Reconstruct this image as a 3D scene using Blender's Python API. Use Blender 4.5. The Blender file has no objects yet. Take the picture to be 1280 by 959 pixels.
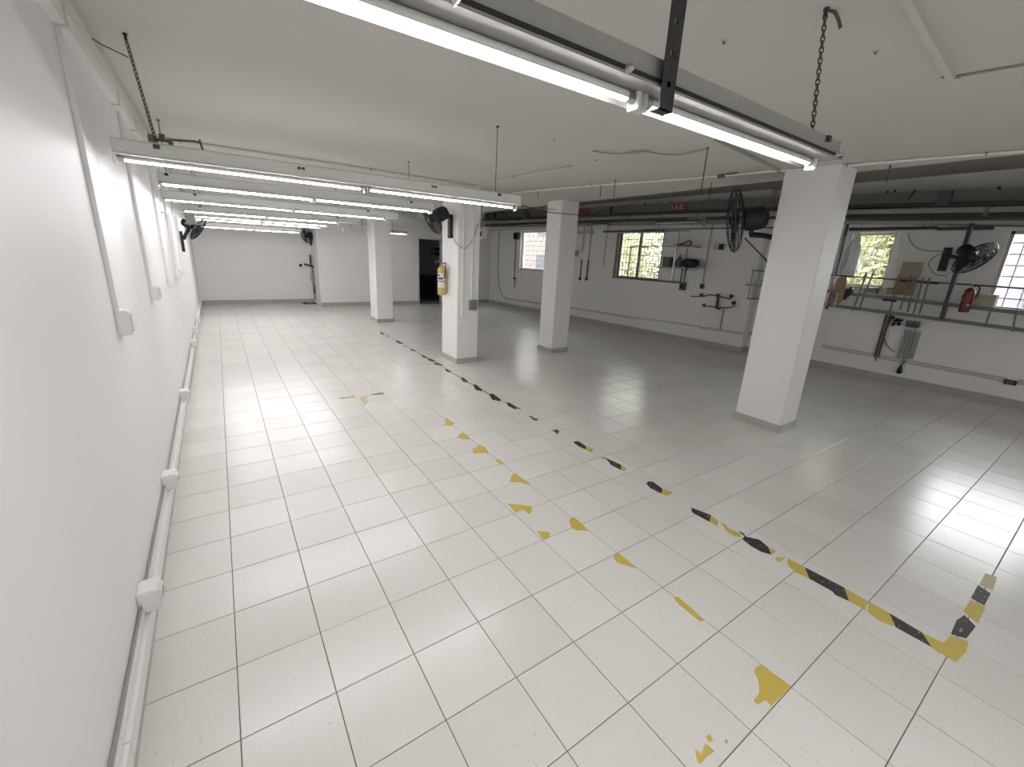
import bpy, bmesh, math, random
from mathutils import Vector, Matrix

# ------------------------------------------------------------------ camera, sky, exposure
scene = bpy.context.scene
col = scene.collection
cam_data = bpy.data.cameras.new('camera')
cam_data.sensor_width = 36.0
cam_data.lens = 526.9 / 1280 * 36.0
cam_data.shift_x = 3.48 / 1280
cam_data.shift_y = -10.69 / 1280
cam_data.clip_start = 0.02
cam_data.clip_end = 200
cam = bpy.data.objects.new('camera', cam_data)
col.objects.link(cam)
YAW, PITCH, ROLL = .6002, -.2759, .0477
fwd = Vector((math.sin(YAW) * math.cos(PITCH), math.cos(YAW) * math.cos(PITCH), math.sin(PITCH)))
right = Vector((math.cos(YAW), -math.sin(YAW), 0))
up = right.cross(fwd)
r2 = right * math.cos(ROLL) + up * math.sin(ROLL)
u2 = up * math.cos(ROLL) - right * math.sin(ROLL)
CAM = Vector((.1304, -1.4228, 1.7366))
m = Matrix((r2, u2, -fwd)).transposed().to_4x4()
m.translation = CAM
cam.matrix_world = m
scene.camera = cam

world = bpy.data.worlds.new('sky')
scene.world = world
world.use_nodes = True
bg = world.node_tree.nodes['Background']
bg.inputs[0].default_value = (.93, .95, 1.0, 1)
bg.inputs[1].default_value = 13
scene.view_settings.view_transform = 'Standard'
scene.view_settings.look = 'None'
scene.view_settings.gamma = 1
scene.view_settings.exposure = .15
TUBE_POWER = 67

rnd = random.Random(7)

# ------------------------------------------------------------------ materials
def material(name, color, rough=.6, metal=0., spec=.5, noise=0., nscale=6., bump=0., bscale=60., alpha=1.):
    mt = bpy.data.materials.new(name)
    mt.use_nodes = True
    nt = mt.node_tree
    b = nt.nodes['Principled BSDF']
    b.inputs['Base Color'].default_value = (*color, 1)
    b.inputs['Roughness'].default_value = rough
    b.inputs['Metallic'].default_value = metal
    b.inputs['Specular IOR Level'].default_value = spec
    tc = nt.nodes.new('ShaderNodeTexCoord')
    geo = nt.nodes.new('ShaderNodeNewGeometry')
    if noise:
        n = nt.nodes.new('ShaderNodeTexNoise')
        n.inputs['Scale'].default_value = nscale
        n.inputs['Detail'].default_value = 5
        nt.links.new(geo.outputs['Position'], n.inputs['Vector'])
        mx = nt.nodes.new('ShaderNodeMix'); mx.data_type = 'RGBA'
        mx.inputs[6].default_value = (*[c * (1 - noise) for c in color], 1)
        mx.inputs[7].default_value = (*[min(1, c * (1 + noise)) for c in color], 1)
        nt.links.new(n.outputs['Fac'], mx.inputs[0])
        nt.links.new(mx.outputs[2], b.inputs['Base Color'])
    if bump:
        n2 = nt.nodes.new('ShaderNodeTexNoise')
        n2.inputs['Scale'].default_value = bscale
        n2.inputs['Detail'].default_value = 4
        nt.links.new(geo.outputs['Position'], n2.inputs['Vector'])
        bp = nt.nodes.new('ShaderNodeBump')
        bp.inputs['Strength'].default_value = bump
        bp.inputs['Distance'].default_value = .01
        nt.links.new(n2.outputs['Fac'], bp.inputs['Height'])
        nt.links.new(bp.outputs['Normal'], b.inputs['Normal'])
    return mt

M = {}
M['wall'] = material('white_wall_paint', (.83, .82, .81), .55, noise=.03, nscale=1.3, bump=.12, bscale=9)
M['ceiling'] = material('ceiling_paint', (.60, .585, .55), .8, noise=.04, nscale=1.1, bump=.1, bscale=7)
M['ceiling_bay'] = material('bay_ceiling_paint', (.36, .34, .31), .85, noise=.08, nscale=2)  # darker copy of the ceiling paint; the bay's shade is in the colour
M['column'] = material('column_paint', (.83, .82, .80), .5, noise=.02, nscale=3, bump=.08, bscale=12)
M['grout'] = material('dark_grout', (.10, .082, .072), .9, noise=.3, nscale=9)
M['skirting'] = material('skirting_tile', (.43, .42, .39), .35, noise=.08, nscale=5)
M['plastic'] = material('white_plastic', (.78, .78, .76), .35)
M['oldplastic'] = material('ivory_plastic', (.55, .52, .42), .45)
M['fixture'] = material('fixture_enamel', (.66, .67, .63), .38, noise=.03, nscale=8)
M['fixture_old'] = material('old_fixture_enamel', (.34, .34, .31), .45, noise=.05, nscale=8)  # darker enamel copy for the nearest light, its shade put into the colour
M['reflector'] = material('reflector_enamel', (.72, .72, .70), .3)
M['darksteel'] = material('dark_steel', (.06, .06, .062), .42, metal=.6, noise=.2, nscale=25)
M['steel'] = material('brushed_steel', (.45, .45, .44), .3, metal=.9)
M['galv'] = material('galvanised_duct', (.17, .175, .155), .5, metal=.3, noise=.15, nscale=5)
M['greypipe'] = material('grey_pipe', (.33, .34, .31), .45, noise=.12, nscale=9)
M['chain'] = material('rusty_chain', (.13, .10, .08), .6, metal=.5, noise=.4, nscale=60)
M['wire'] = material('dark_wire', (.05, .045, .042), .6)
M['greywire'] = material('grey_cable', (.30, .29, .26), .6)
M['black'] = material('black_plastic', (.012, .012, .013), .55)
M['darkfan'] = material('fan_black_enamel', (.02, .02, .022), .35, metal=.2)
M['redcable'] = material('red_cable', (.18, .035, .03), .55)
M['brown'] = material('brown_pipe', (.12, .085, .06), .6, noise=.2, nscale=30)
M['woodframe'] = material('brown_window_frame', (.24, .17, .14), .55, noise=.15, nscale=20)
M['alu'] = material('aluminium_frame', (.50, .47, .44), .4, metal=.5)
M['grille'] = material('grille_bar', (.30, .28, .22), .5, metal=.3)
M['yellowext'] = material('extinguisher_yellow', (.58, .42, .14), .3)
M['redext'] = material('extinguisher_red', (.13, .012, .016), .28)
M['label'] = material('paper_label', (.72, .70, .66), .5)
M['ink'] = material('label_ink', (.04, .04, .045), .5)
M['redink'] = material('sticker_red', (.26, .045, .045), .5)
M['orange'] = material('sticker_orange', (.45, .16, .05), .5)
M['cardboard'] = material('cardboard', (.38, .27, .17), .8, noise=.1, nscale=14)
M['palepipe'] = material('pale_grey_pipe', (.54, .53, .49), .5)
M['oldpanel'] = material('greenish_panel', (.30, .30, .26), .6, noise=.1, nscale=6)  # tone of the wall in shade, for the added plate behind the far rails
M['beige'] = material('beige_board', (.40, .35, .26), .7, noise=.06, nscale=9)
M['greybox'] = material('grey_plastic', (.10, .10, .105), .45)
M['navy'] = material('navy_cloth', (.018, .02, .045), .8, noise=.3, nscale=40)
M['bag'] = material('thin_white_bag', (.78, .77, .80), .35, noise=.15, nscale=20, bump=.6, bscale=30)
M['redtool'] = material('dull_red_tool', (.20, .04, .035), .5)
M['greenbox'] = material('grey_green_box', (.20, .25, .22), .5)
M['yellowsock'] = material('yellow_socket', (.42, .38, .14), .5)
M['rust'] = material('rust_stain', (.20, .12, .07), .85, noise=.4, nscale=60)
M['floordark'] = material('store_floor', (.3, .28, .27), .6)
M['storewall'] = material('store_wall', (.62, .62, .63), .7)
M['trunk'] = material('bark', (.10, .07, .05), .9)
M['leaf1'] = material('leaf_yellow_green', (.27, .275, .10), .6, noise=.5, nscale=3)
M['leaf2'] = material('leaf_green', (.08, .105, .035), .6, noise=.5, nscale=3)
M['leaf3'] = material('leaf_pale', (.34, .33, .17), .6, noise=.3, nscale=3)
M['facade'] = material('pink_facade', (.16, .115, .105), .8, noise=.1, nscale=.6)
M['facade2'] = material('pale_facade', (.155, .14, .17), .8, noise=.1, nscale=.6)
M['roof'] = material('facade_shadow_glass', (.035, .03, .045), .6)  # one dark tone for house roofs and windows
M['soil'] = material('outdoor_ground', (.09, .085, .07), .9, noise=.2, nscale=1)

# tape colours with worn specks
def tape_material(name, color):
    mt = material(name, color, .5)
    nt = mt.node_tree
    b = nt.nodes['Principled BSDF']
    geo = nt.nodes.new('ShaderNodeNewGeometry')
    n = nt.nodes.new('ShaderNodeTexNoise'); n.inputs['Scale'].default_value = 55; n.inputs['Detail'].default_value = 3
    nt.links.new(geo.outputs['Position'], n.inputs['Vector'])
    r = nt.nodes.new('ShaderNodeValToRGB')
    r.color_ramp.elements[0].position = .30; r.color_ramp.elements[0].color = (.50, .47, .40, 1)
    r.color_ramp.elements[1].position = .36; r.color_ramp.elements[1].color = (*color, 1)
    nt.links.new(n.outputs['Fac'], r.inputs[0]); nt.links.new(r.outputs[0], b.inputs['Base Color'])
    return mt
M['ty'] = tape_material('yellow_tape', (.56, .44, .08))
M['tk'] = tape_material('black_tape', (.030, .027, .024))
M['tf'] = tape_material('faded_tape_glue', (.50, .43, .25))
M['tb'] = tape_material('dark_worn_tape', (.10, .07, .045))
M['smudge'] = material('brown_smudge', (.47, .42, .34), .6, noise=.2, nscale=30)

# glossy ceramic floor tile
mt = bpy.data.materials.new('glazed_floor_tile'); mt.use_nodes = True
nt = mt.node_tree; b = nt.nodes['Principled BSDF']
geo = nt.nodes.new('ShaderNodeNewGeometry')
sn = nt.nodes.new('ShaderNodeVectorMath'); sn.operation = 'SCALE'; sn.inputs['Scale'].default_value = 1 / .33
nt.links.new(geo.outputs['Position'], sn.inputs[0])
fl = nt.nodes.new('ShaderNodeVectorMath'); fl.operation = 'FLOOR'; nt.links.new(sn.outputs[0], fl.inputs[0])
sep = nt.nodes.new('ShaderNodeSeparateXYZ'); nt.links.new(fl.outputs[0], sep.inputs[0])
cmb = nt.nodes.new('ShaderNodeCombineXYZ'); nt.links.new(sep.outputs[0], cmb.inputs[0]); nt.links.new(sep.outputs[1], cmb.inputs[1])
wn = nt.nodes.new('ShaderNodeTexWhiteNoise'); wn.noise_dimensions = '2D'; nt.links.new(cmb.outputs[0], wn.inputs['Vector'])
mx = nt.nodes.new('ShaderNodeMix'); mx.data_type = 'RGBA'
mx.inputs[6].default_value = (.700, .690, .650, 1); mx.inputs[7].default_value = (.750, .740, .700, 1)
nt.links.new(wn.outputs['Value'], mx.inputs[0])
n1 = nt.nodes.new('ShaderNodeTexNoise'); n1.inputs['Scale'].default_value = 70; n1.inputs['Detail'].default_value = 2
nt.links.new(geo.outputs['Position'], n1.inputs['Vector'])
r1 = nt.nodes.new('ShaderNodeValToRGB')
r1.color_ramp.elements[0].position = .675; r1.color_ramp.elements[0].color = (0, 0, 0, 1)
r1.color_ramp.elements[1].position = .72; r1.color_ramp.elements[1].color = (.42, .42, .42, 1)
nt.links.new(n1.outputs['Fac'], r1.inputs[0])
mx2 = nt.nodes.new('ShaderNodeMix'); mx2.data_type = 'RGBA'
nt.links.new(r1.outputs[0], mx2.inputs[0]); nt.links.new(mx.outputs[2], mx2.inputs[6]); mx2.inputs[7].default_value = (.33, .27, .20, 1)
n3 = nt.nodes.new('ShaderNodeTexNoise'); n3.inputs['Scale'].default_value = 2.2; n3.inputs['Detail'].default_value = 6
nt.links.new(geo.outputs['Position'], n3.inputs['Vector'])
mx3 = nt.nodes.new('ShaderNodeMix'); mx3.data_type = 'RGBA'; mx3.blend_type = 'MULTIPLY'
r3 = nt.nodes.new('ShaderNodeMapRange'); r3.inputs['From Min'].default_value = .3; r3.inputs['From Max'].default_value = .7
r3.inputs['To Min'].default_value = 0; r3.inputs['To Max'].default_value = .35
nt.links.new(n3.outputs['Fac'], r3.inputs['Value']); nt.links.new(r3.outputs[0], mx3.inputs[0])
nt.links.new(mx2.outputs[2], mx3.inputs[6]); mx3.inputs[7].default_value = (.90, .885, .86, 1)
nt.links.new(mx3.outputs[2], b.inputs['Base Color'])
r4 = nt.nodes.new('ShaderNodeMapRange'); r4.inputs['To Min'].default_value = .19; r4.inputs['To Max'].default_value = .258
nt.links.new(n3.outputs['Fac'], r4.inputs['Value']); nt.links.new(r4.outputs[0], b.inputs['Roughness'])
bn = nt.nodes.new('ShaderNodeTexNoise'); bn.inputs['Scale'].default_value = 14; bn.inputs['Detail'].default_value = 3
nt.links.new(geo.outputs['Position'], bn.inputs['Vector'])
bp = nt.nodes.new('ShaderNodeBump'); bp.inputs['Strength'].default_value = .10; bp.inputs['Distance'].default_value = .004
nt.links.new(bn.outputs['Fac'], bp.inputs['Height']); nt.links.new(bp.outputs['Normal'], b.inputs['Normal'])
b.inputs['Specular IOR Level'].default_value = .5
M['tile'] = mt

# fluorescent tube
mt = bpy.data.materials.new('lit_tube'); mt.use_nodes = True
nt = mt.node_tree; b = nt.nodes['Principled BSDF']
b.inputs['Base Color'].default_value = (.9, .9, .9, 1)
b.inputs['Emission Color'].default_value = (1.0, .975, 1.0, 1)
b.inputs['Emission Strength'].default_value = TUBE_POWER
M['tube'] = mt
mb_ = mt.copy(); mb_.name = 'lit_tube_bright'
mb_.node_tree.nodes['Principled BSDF'].inputs['Emission Strength'].default_value = TUBE_POWER * 1.45
M['tube_bright'] = mb_
mb_ = mt.copy(); mb_.name = 'lit_tube_soft'
mb_.node_tree.nodes['Principled BSDF'].inputs['Emission Strength'].default_value = TUBE_POWER * .72
M['tube_soft'] = mb_
# window glass: thin clear pane
mt = bpy.data.materials.new('window_glass'); mt.use_nodes = True
nt = mt.node_tree; nt.nodes.remove(nt.nodes['Principled BSDF'])
tr = nt.nodes.new('ShaderNodeBsdfTransparent'); gl = nt.nodes.new('ShaderNodeBsdfGlossy')
gl.inputs['Roughness'].default_value = .03
tr.inputs[0].default_value = (.93, .95, .93, 1)
fr = nt.nodes.new('ShaderNodeFresnel'); ms = nt.nodes.new('ShaderNodeMixShader')
nt.links.new(fr.outputs[0], ms.inputs[0]); nt.links.new(tr.outputs[0], ms.inputs[1]); nt.links.new(gl.outputs[0], ms.inputs[2])
nt.links.new(ms.outputs[0], nt.nodes['Material Output'].inputs[0])
M['glass'] = mt

# ------------------------------------------------------------------ mesh helpers
class MB:
    """collects shapes in world coordinates; build() links them as one mesh object"""
    def __init__(s): s.v = []; s.f = []
    def add(s, vs, fs):
        o = len(s.v); s.v += [Vector(v) for v in vs]; s.f += [tuple(i + o for i in f) for f in fs]; return s
    def box(s, a, b):
        x0, x1 = sorted((a[0], b[0])); y0, y1 = sorted((a[1], b[1])); z0, z1 = sorted((a[2], b[2]))
        return s.add([(x0, y0, z0), (x1, y0, z0), (x1, y1, z0), (x0, y1, z0), (x0, y0, z1), (x1, y0, z1), (x1, y1, z1), (x0, y1, z1)],
                     [(0, 3, 2, 1), (4, 5, 6, 7), (0, 1, 5, 4), (1, 2, 6, 5), (2, 3, 7, 6), (3, 0, 4, 7)])
    def bbox(s, a, b, bev=.006):
        """box with chamfered edges"""
        lo = Vector([min(a[i], b[i]) for i in range(3)]); hi = Vector([max(a[i], b[i]) for i in range(3)])
        bm = bmesh.new(); bmesh.ops.create_cube(bm, size=1)
        for v in bm.verts: v.co = Vector([(lo[i] + hi[i]) / 2 + v.co[i] * (hi[i] - lo[i]) for i in range(3)])
        bmesh.ops.bevel(bm, geom=bm.edges[:] + bm.verts[:], offset=min(bev, min(hi - lo) * .45), segments=2, affect='EDGES')
        bm.verts.index_update(); s.add([v.co[:] for v in bm.verts], [[v.index for v in f.verts] for f in bm.faces]); bm.free(); return s
    def obox(s, c, ax, ay, az, hx, hy, hz):
        """oriented box, axes ax ay az, half sizes"""
        c = Vector(c); ax = Vector(ax).normalized() * hx; ay = Vector(ay).normalized() * hy; az = Vector(az).normalized() * hz
        vs = [c + i * ax + j * ay + k * az for k in (-1, 1) for i, j in ((-1, -1), (1, -1), (1, 1), (-1, 1))]
        return s.add(vs, [(0, 3, 2, 1), (4, 5, 6, 7), (0, 1, 5, 4), (1, 2, 6, 5), (2, 3, 7, 6), (3, 0, 4, 7)])
    def bar(s, p, q, w, h, upv=(0, 0, 1)):
        """rectangular bar from p to q; w across, h along upv"""
        p = Vector(p); q = Vector(q); d = (q - p); a = d.normalized(); u = Vector(upv)
        if abs(a.dot(u)) > .99: u = Vector((1, 0, 0))
        side = a.cross(u).normalized(); u = side.cross(a)
        return s.obox((p + q) / 2, a, side, u, d.length / 2, w / 2, h / 2)
    def tube(s, pts, r, n=8, closed=False, caps=True):
        pts = [Vector(p) for p in pts]; N = len(pts); rs = r if isinstance(r, (list, tuple)) else [r] * N
        o = len(s.v); prev = None
        for i, p in enumerate(pts):
            if closed: d = pts[(i + 1) % N] - pts[i - 1]
            else: d = pts[min(i + 1, N - 1)] - pts[max(i - 1, 0)]
            d = d.normalized() if d.length > 1e-9 else Vector((0, 0, 1))
            if prev is None:
                u = Vector((0, 0, 1)) if abs(d.z) < .9 else Vector((1, 0, 0)); u = (u - d * u.dot(d)).normalized()
            else:
                u = prev - d * prev.dot(d); u = u.normalized() if u.length > 1e-6 else prev
            prev = u; w = d.cross(u)
            for k in range(n):
                t = 2 * math.pi * k / n; s.v.append(p + (u * math.cos(t) + w * math.sin(t)) * rs[i])
        for i in range(N if closed else N - 1):
            j = (i + 1) % N
            for k in range(n):
                k2 = (k + 1) % n; s.f.append((o + i * n + k, o + i * n + k2, o + j * n + k2, o + j * n + k))
        if caps and not closed:
            s.f.append(tuple(o + k for k in range(n))[::-1]); s.f.append(tuple(o + (N - 1) * n + k for k in range(n)))
        return s
    def prism(s, poly, z0, z1):
        n = len(poly)
        a = sum(poly[i][0] * poly[(i + 1) % n][1] - poly[(i + 1) % n][0] * poly[i][1] for i in range(n))
        if a < 0: poly = poly[::-1]
        return s.add([(x, y, z0) for x, y in poly] + [(x, y, z1) for x, y in poly],
                     [tuple(range(n))[::-1], tuple(range(n, 2 * n))] + [(i, (i + 1) % n, n + (i + 1) % n, n + i) for i in range(n)])
    def extrude(s, prof, p, q, ax, ay):
        """profile (a,b) in axes ax ay swept from p to q"""
        p = Vector(p); q = Vector(q); ax = Vector(ax); ay = Vector(ay); n = len(prof)
        vs = [p + ax * a + ay * b for a, b in prof] + [q + ax * a + ay * b for a, b in prof]
        return s.add(vs, [tuple(range(n)), tuple(range(n, 2 * n))[::-1]] + [(i, n + i, n + (i + 1) % n, (i + 1) % n) for i in range(n)])
    def lathe(s, prof, c, axis=(0, 0, 1), n=16):
        """profile (radius, height) about an axis through c"""
        c = Vector(c); a = Vector(axis).normalized(); u = Vector((1, 0, 0)) if abs(a.x) < .9 else Vector((0, 1, 0))
        u = (u - a * u.dot(a)).normalized(); w = a.cross(u); o = len(s.v)
        for r, h in prof:
            for k in range(n):
                t = 2 * math.pi * k / n; s.v.append(c + a * h + (u * math.cos(t) + w * math.sin(t)) * r)
        for i in range(len(prof) - 1):
            for k in range(n):
                k2 = (k + 1) % n; s.f.append((o + i * n + k, o + i * n + k2, o + (i + 1) * n + k2, o + (i + 1) * n + k))
        s.f.append(tuple(o + k for k in range(n))[::-1]); s.f.append(tuple(o + (len(prof) - 1) * n + k for k in range(n)))
        return s
    def build(s, name, mat, parent=None, smooth=False, origin=None):
        me = bpy.data.meshes.new(name)
        if origin is None:
            if parent is not None: origin = wpos(parent)
            else:
                lo = [min(v[i] for v in s.v) for i in range(3)]; hi = [max(v[i] for v in s.v) for i in range(3)]
                origin = Vector(((lo[0] + hi[0]) / 2, (lo[1] + hi[1]) / 2, lo[2]))
        origin = Vector(origin)
        me.from_pydata([v - origin for v in s.v], [], s.f)
        me.materials.append(M[mat]); me.validate()
        bm = bmesh.new(); bm.from_mesh(me); bmesh.ops.recalc_face_normals(bm, faces=bm.faces); bm.to_mesh(me); bm.free()
        if smooth:
            for p in me.polygons: p.use_smooth = True
            try: me.set_sharp_from_angle(angle=math.radians(40))
            except Exception: pass
        o = bpy.data.objects.new(name, me); col.objects.link(o)
        if parent is not None:
            o.parent = parent; o.location = origin - wpos(parent)
        else: o.location = origin
        return o

def wpos(o):
    p = Vector((0, 0, 0))
    while o is not None: p += o.location; o = o.parent
    return p
def tag(o, label=None, cat=None, group=None, kind=None):
    if label: o['label'] = label
    if cat: o['category'] = cat
    if group: o['group'] = group
    if kind: o['kind'] = kind
    return o
def thing(name, label, cat, loc, group=None):
    o = bpy.data.objects.new(name, None); col.objects.link(o); o.location = loc; o.empty_display_size = .1
    return tag(o, label, cat, group)
def struct(name, label, loc=(0, 0, 0)):
    o = bpy.data.objects.new(name, None); col.objects.link(o); o.location = loc; o['kind'] = 'structure'; o['label'] = label; return o

def wl(y, off=0): return -.309 - .0071 * y + off            # left wall plane
def wf(y, off=0): return 9.03 - .067 * (y - 3.2) - off      # far part of the right wall
WN = 9.24                                                   # near part of the right wall
CEIL, BAY = 2.70, 3.18
def smooth_pts(pts, k=6):
    pts = [Vector(p) for p in pts]; out = []
    for i in range(len(pts) - 1):
        p0 = pts[max(i - 1, 0)]; p1 = pts[i]; p2 = pts[i + 1]; p3 = pts[min(i + 2, len(pts) - 1)]
        for j in range(k):
            t = j / k
            out.append(.5 * ((2 * p1) + (p2 - p0) * t + (2 * p0 - 5 * p1 + 4 * p2 - p3) * t * t + (3 * p1 - p0 - 3 * p2 + p3) * t ** 3))
    return out + [pts[-1]]

# ------------------------------------------------------------------ the shell
def wall_strip(mb, p0, p1, z0, z1, holes, thick, outward):
    """vertical wall from p0 to p1 (xy) with rectangular holes (s0,s1,z0,z1 along it)"""
    p0 = Vector((*p0, 0)); p1 = Vector((*p1, 0)); d = (p1 - p0); L = d.length; d.normalize(); n = Vector((*outward, 0)).normalized()
    cuts = sorted({0, L} | {h[0] for h in holes} | {h[1] for h in holes})
    for a, b_ in zip(cuts[:-1], cuts[1:]):
        spans = sorted([(h[2], h[3]) for h in holes if h[0] <= a + 1e-6 and h[1] >= b_ - 1e-6]); z = z0; segs = []
        for lo, hi in spans:
            if lo > z: segs.append((z, lo))
            z = hi
        if z < z1: segs.append((z, z1))
        for lo, hi in segs:
            c = p0 + d * (a + b_) / 2 + n * thick / 2
            mb.obox((c.x, c.y, (lo + hi) / 2), d, n, (0, 0, 1), (b_ - a) / 2, thick / 2, (hi - lo) / 2)
    return mb
YB, YP, YF = 13.36, 12.28, -3.9        # back wall, partition wall, wall behind the camera
tag(wall_strip(MB(), (wl(YF), YF), (wl(YB), YB), 0, CEIL, [], .2, (-1, 0)).build('wall_left', 'wall'), 'long white painted wall on the left', kind='structure')
tag(wall_strip(MB(), (-.65, YB), (2.56, YB), 0, CEIL, [], .2, (0, 1)).build('wall_back', 'wall'), 'white end wall beyond the lamps', kind='structure')
DX0, DX1, DZ = 5.655, 6.50, 2.14
pw = wall_strip(MB(), (2.56, YP), (8.65, YP), 0, BAY, [(DX0 - 2.56, DX1 - 2.56, -.01, DZ)], .15, (0, 1))
pw.box((2.56, YP + .15, 0), (2.71, YB + .2, CEIL))
tag(pw.build('wall_partition', 'wall'), 'white partition wall with the dark doorway', kind='structure')
FW0, FW1 = (wf(3.05), 3.05), (wf(12.5), 12.5)
FL = math.hypot(FW1[0] - FW0[0], FW1[1] - FW0[1]); fs = FL / (12.5 - 3.05)
def fy(y): return (y - 3.05) * fs
W1 = (9.33, 10.56, 1.32, 2.52); W2 = (4.62, 6.55, 1.32, 2.46)
W3 = (1.96, 2.97, 1.50, 2.36); W4 = (1.07, 1.66, 1.50, 2.38); W5 = (-1.45, -.14, 1.32, 2.38)
tag(wall_strip(MB(), FW0, FW1, 0, BAY, [(fy(W1[0]), fy(W1[1]), W1[2], W1[3]), (fy(W2[0]), fy(W2[1]), W2[2], W2[3])], .22, (1, .067)).build('wall_right', 'wall'),
    'white wall on the right with two barred windows', kind='structure')
nw = wall_strip(MB(), (WN, YF), (WN, 3.05), 0, BAY, [(w[0] - YF, w[1] - YF, w[2], w[3]) for w in (W3, W4, W5)], .22, (1, 0))
nw.box((9.05, 3.052, 0), (9.46, 3.30, BAY))
tag(nw.build('wall_right_recess', 'wall'), 'white recessed wall on the near right behind the steel rack', kind='structure')
tag(wall_strip(MB(), (-.5, YF), (9.5, YF), 0, BAY, [], .2, (0, -1)).build('wall_front', 'wall'), 'white wall behind the camera', kind='structure')
# ceilings
tag(MB().box((-.8, YF - .2, CEIL), (5.56, YB + .3, CEIL + .22)).build('ceiling', 'ceiling'), 'painted slab ceiling of the main room', kind='structure')
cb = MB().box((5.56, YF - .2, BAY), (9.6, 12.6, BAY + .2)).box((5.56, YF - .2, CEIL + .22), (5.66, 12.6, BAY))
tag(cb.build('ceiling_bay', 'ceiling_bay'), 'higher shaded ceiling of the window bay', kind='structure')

# floor: grout bed plus tiles laid one by one
floor = struct('floor', 'white glazed tile floor with dark joints')
MB().box((-.7, YF - .1, -.12), (9.6, YB + .1, -.003)).build('grout_bed', 'grout', floor)
T = .33
def tile_mesh(mb, x, y, g=.0032, t=.0):
    a, b_ = g / 2, g / 2 + .0022
    vs = []
    for inset, z in ((a, -.004), (a, -.0014), (b_, 0)):
        vs += [(x + inset, y + inset, z), (x + T - inset, y + inset, z), (x + T - inset, y + T - inset, z), (x + inset, y + T - inset, z)]
    fs_ = [(8, 9, 10, 11)]
    for k in range(4):
        k2 = (k + 1) % 4
        fs_ += [(k, k2, 4 + k2, 4 + k), (4 + k, 4 + k2, 8 + k2, 8 + k)]
    return mb.add(vs, fs_)
def seen(x, y):
    d = Vector((x, y, 0)) - CAM; z = d.dot(fwd)
    if z < .2: return None
    px = 640 - 3.5 + 526.9 * d.dot(r2) / z; py = 479.5 - 10.7 - 526.9 * d.dot(u2) / z
    return px, py
cells = []
for i in range(-2, 29):
    for j in range(-12, 41):
        P = [seen(i * T + a, j * T + c) for a, c in ((0, 0), (T, 0), (T, T), (0, T))]
        area = 0
        if all(P) and any(0 < p[0] < 1280 and 0 < p[1] < 959 for p in P):
            area = abs(sum(P[k][0] * P[(k + 1) % 4][1] - P[(k + 1) % 4][0] * P[k][1] for k in range(4))) / 2
        cells.append((area, i, j))
cells.sort(reverse=True)
tm = MB(); tile_mesh(tm, -T / 2, -T / 2)
first = tm.build('floor_tile', 'tile', floor, origin=(0, 0, 0))
for k, (area, i, j) in enumerate(cells[:298]):
    o = first if k == 0 else first.copy()
    if k: col.objects.link(o)
    o.parent = floor
    o.location = ((i + .5) * T, (j + .5) * T, rnd.uniform(-.0003, .0003))
    o.rotation_euler = (rnd.uniform(-.0016, .0016), rnd.uniform(-.0016, .0016), 0)
rest = MB()
for area, i, j in cells[298:]:
    n0 = len(rest.v); tile_mesh(rest, i * T, j * T)
    tx, ty = rnd.uniform(-.0016, .0016), rnd.uniform(-.0016, .0016)
    for v in rest.v[n0:]: v.z += (v.x - (i + .5) * T) * tx + (v.y - (j + .5) * T) * ty
ft = rest.build('distant_floor_tiles', 'tile', floor, origin=(0, 0, 0)); ft['kind'] = 'stuff'

# skirting tiles
def skirting(name, label, p0, p1, n, h=.085, t=.012, step=.33, root=None):
    s = root if root is not None else struct(name, label, (p0[0], p0[1], 0))
    p0 = Vector((*p0, 0)); p1 = Vector((*p1, 0)); d = (p1 - p0); L = d.length; d.normalize(); n = Vector((*n, 0)).normalized()
    base = None; k = 0; a = 0
    while a < L - .01:
        b_ = min(a + step, L); c = p0 + d * (a + b_) / 2 + n * t / 2
        if base is None or abs((b_ - a) - step) > 1e-4:
            mb = MB(); mb.obox((c.x, c.y, h / 2 + .0005), d, n, (0, 0, 1), (b_ - a) / 2 - .0015, t / 2, h / 2)
            o = mb.build('skirting_tile', 'skirting', s, origin=(c.x, c.y, 0))
            if base is None: base = o
        else:
            o = base.copy(); col.objects.link(o); o.parent = s; o.location = Vector((c.x, c.y, 0)) - wpos(s)
        a = b_
    return s
skirting('baseboard_left', 'grey tile skirting along the left wall', (wl(-2.6), -2.6), (wl(YB), YB), (1, 0), h=.075)
skirting('baseboard_back', 'grey tile skirting of the end wall', (-.4, YB), (2.55, YB), (0, -1), h=.12)
skirting('baseboard_partition', 'grey tile skirting of the partition wall', (2.56, YP), (DX0, YP), (0, -1), h=.12)
skirting('baseboard_partition', 'grey tile skirting right of the doorway', (DX1, YP), (8.42, YP), (0, -1), h=.12)
skirting('baseboard_right', 'beige tile skirting of the right wall', (wf(3.05), 3.05), (wf(12.2), 12.2), (-1, -.067), h=.11)
skirting('baseboard_right', 'beige tile skirting of the recessed near right wall', (WN, -3), (WN, 3.05), (-1, 0), h=.11)
skirting('baseboard_return', 'tile skirting on the short wall return', (wf(3.05), 3.05), (WN, 3.05), (0, -1), h=.11)

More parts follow.
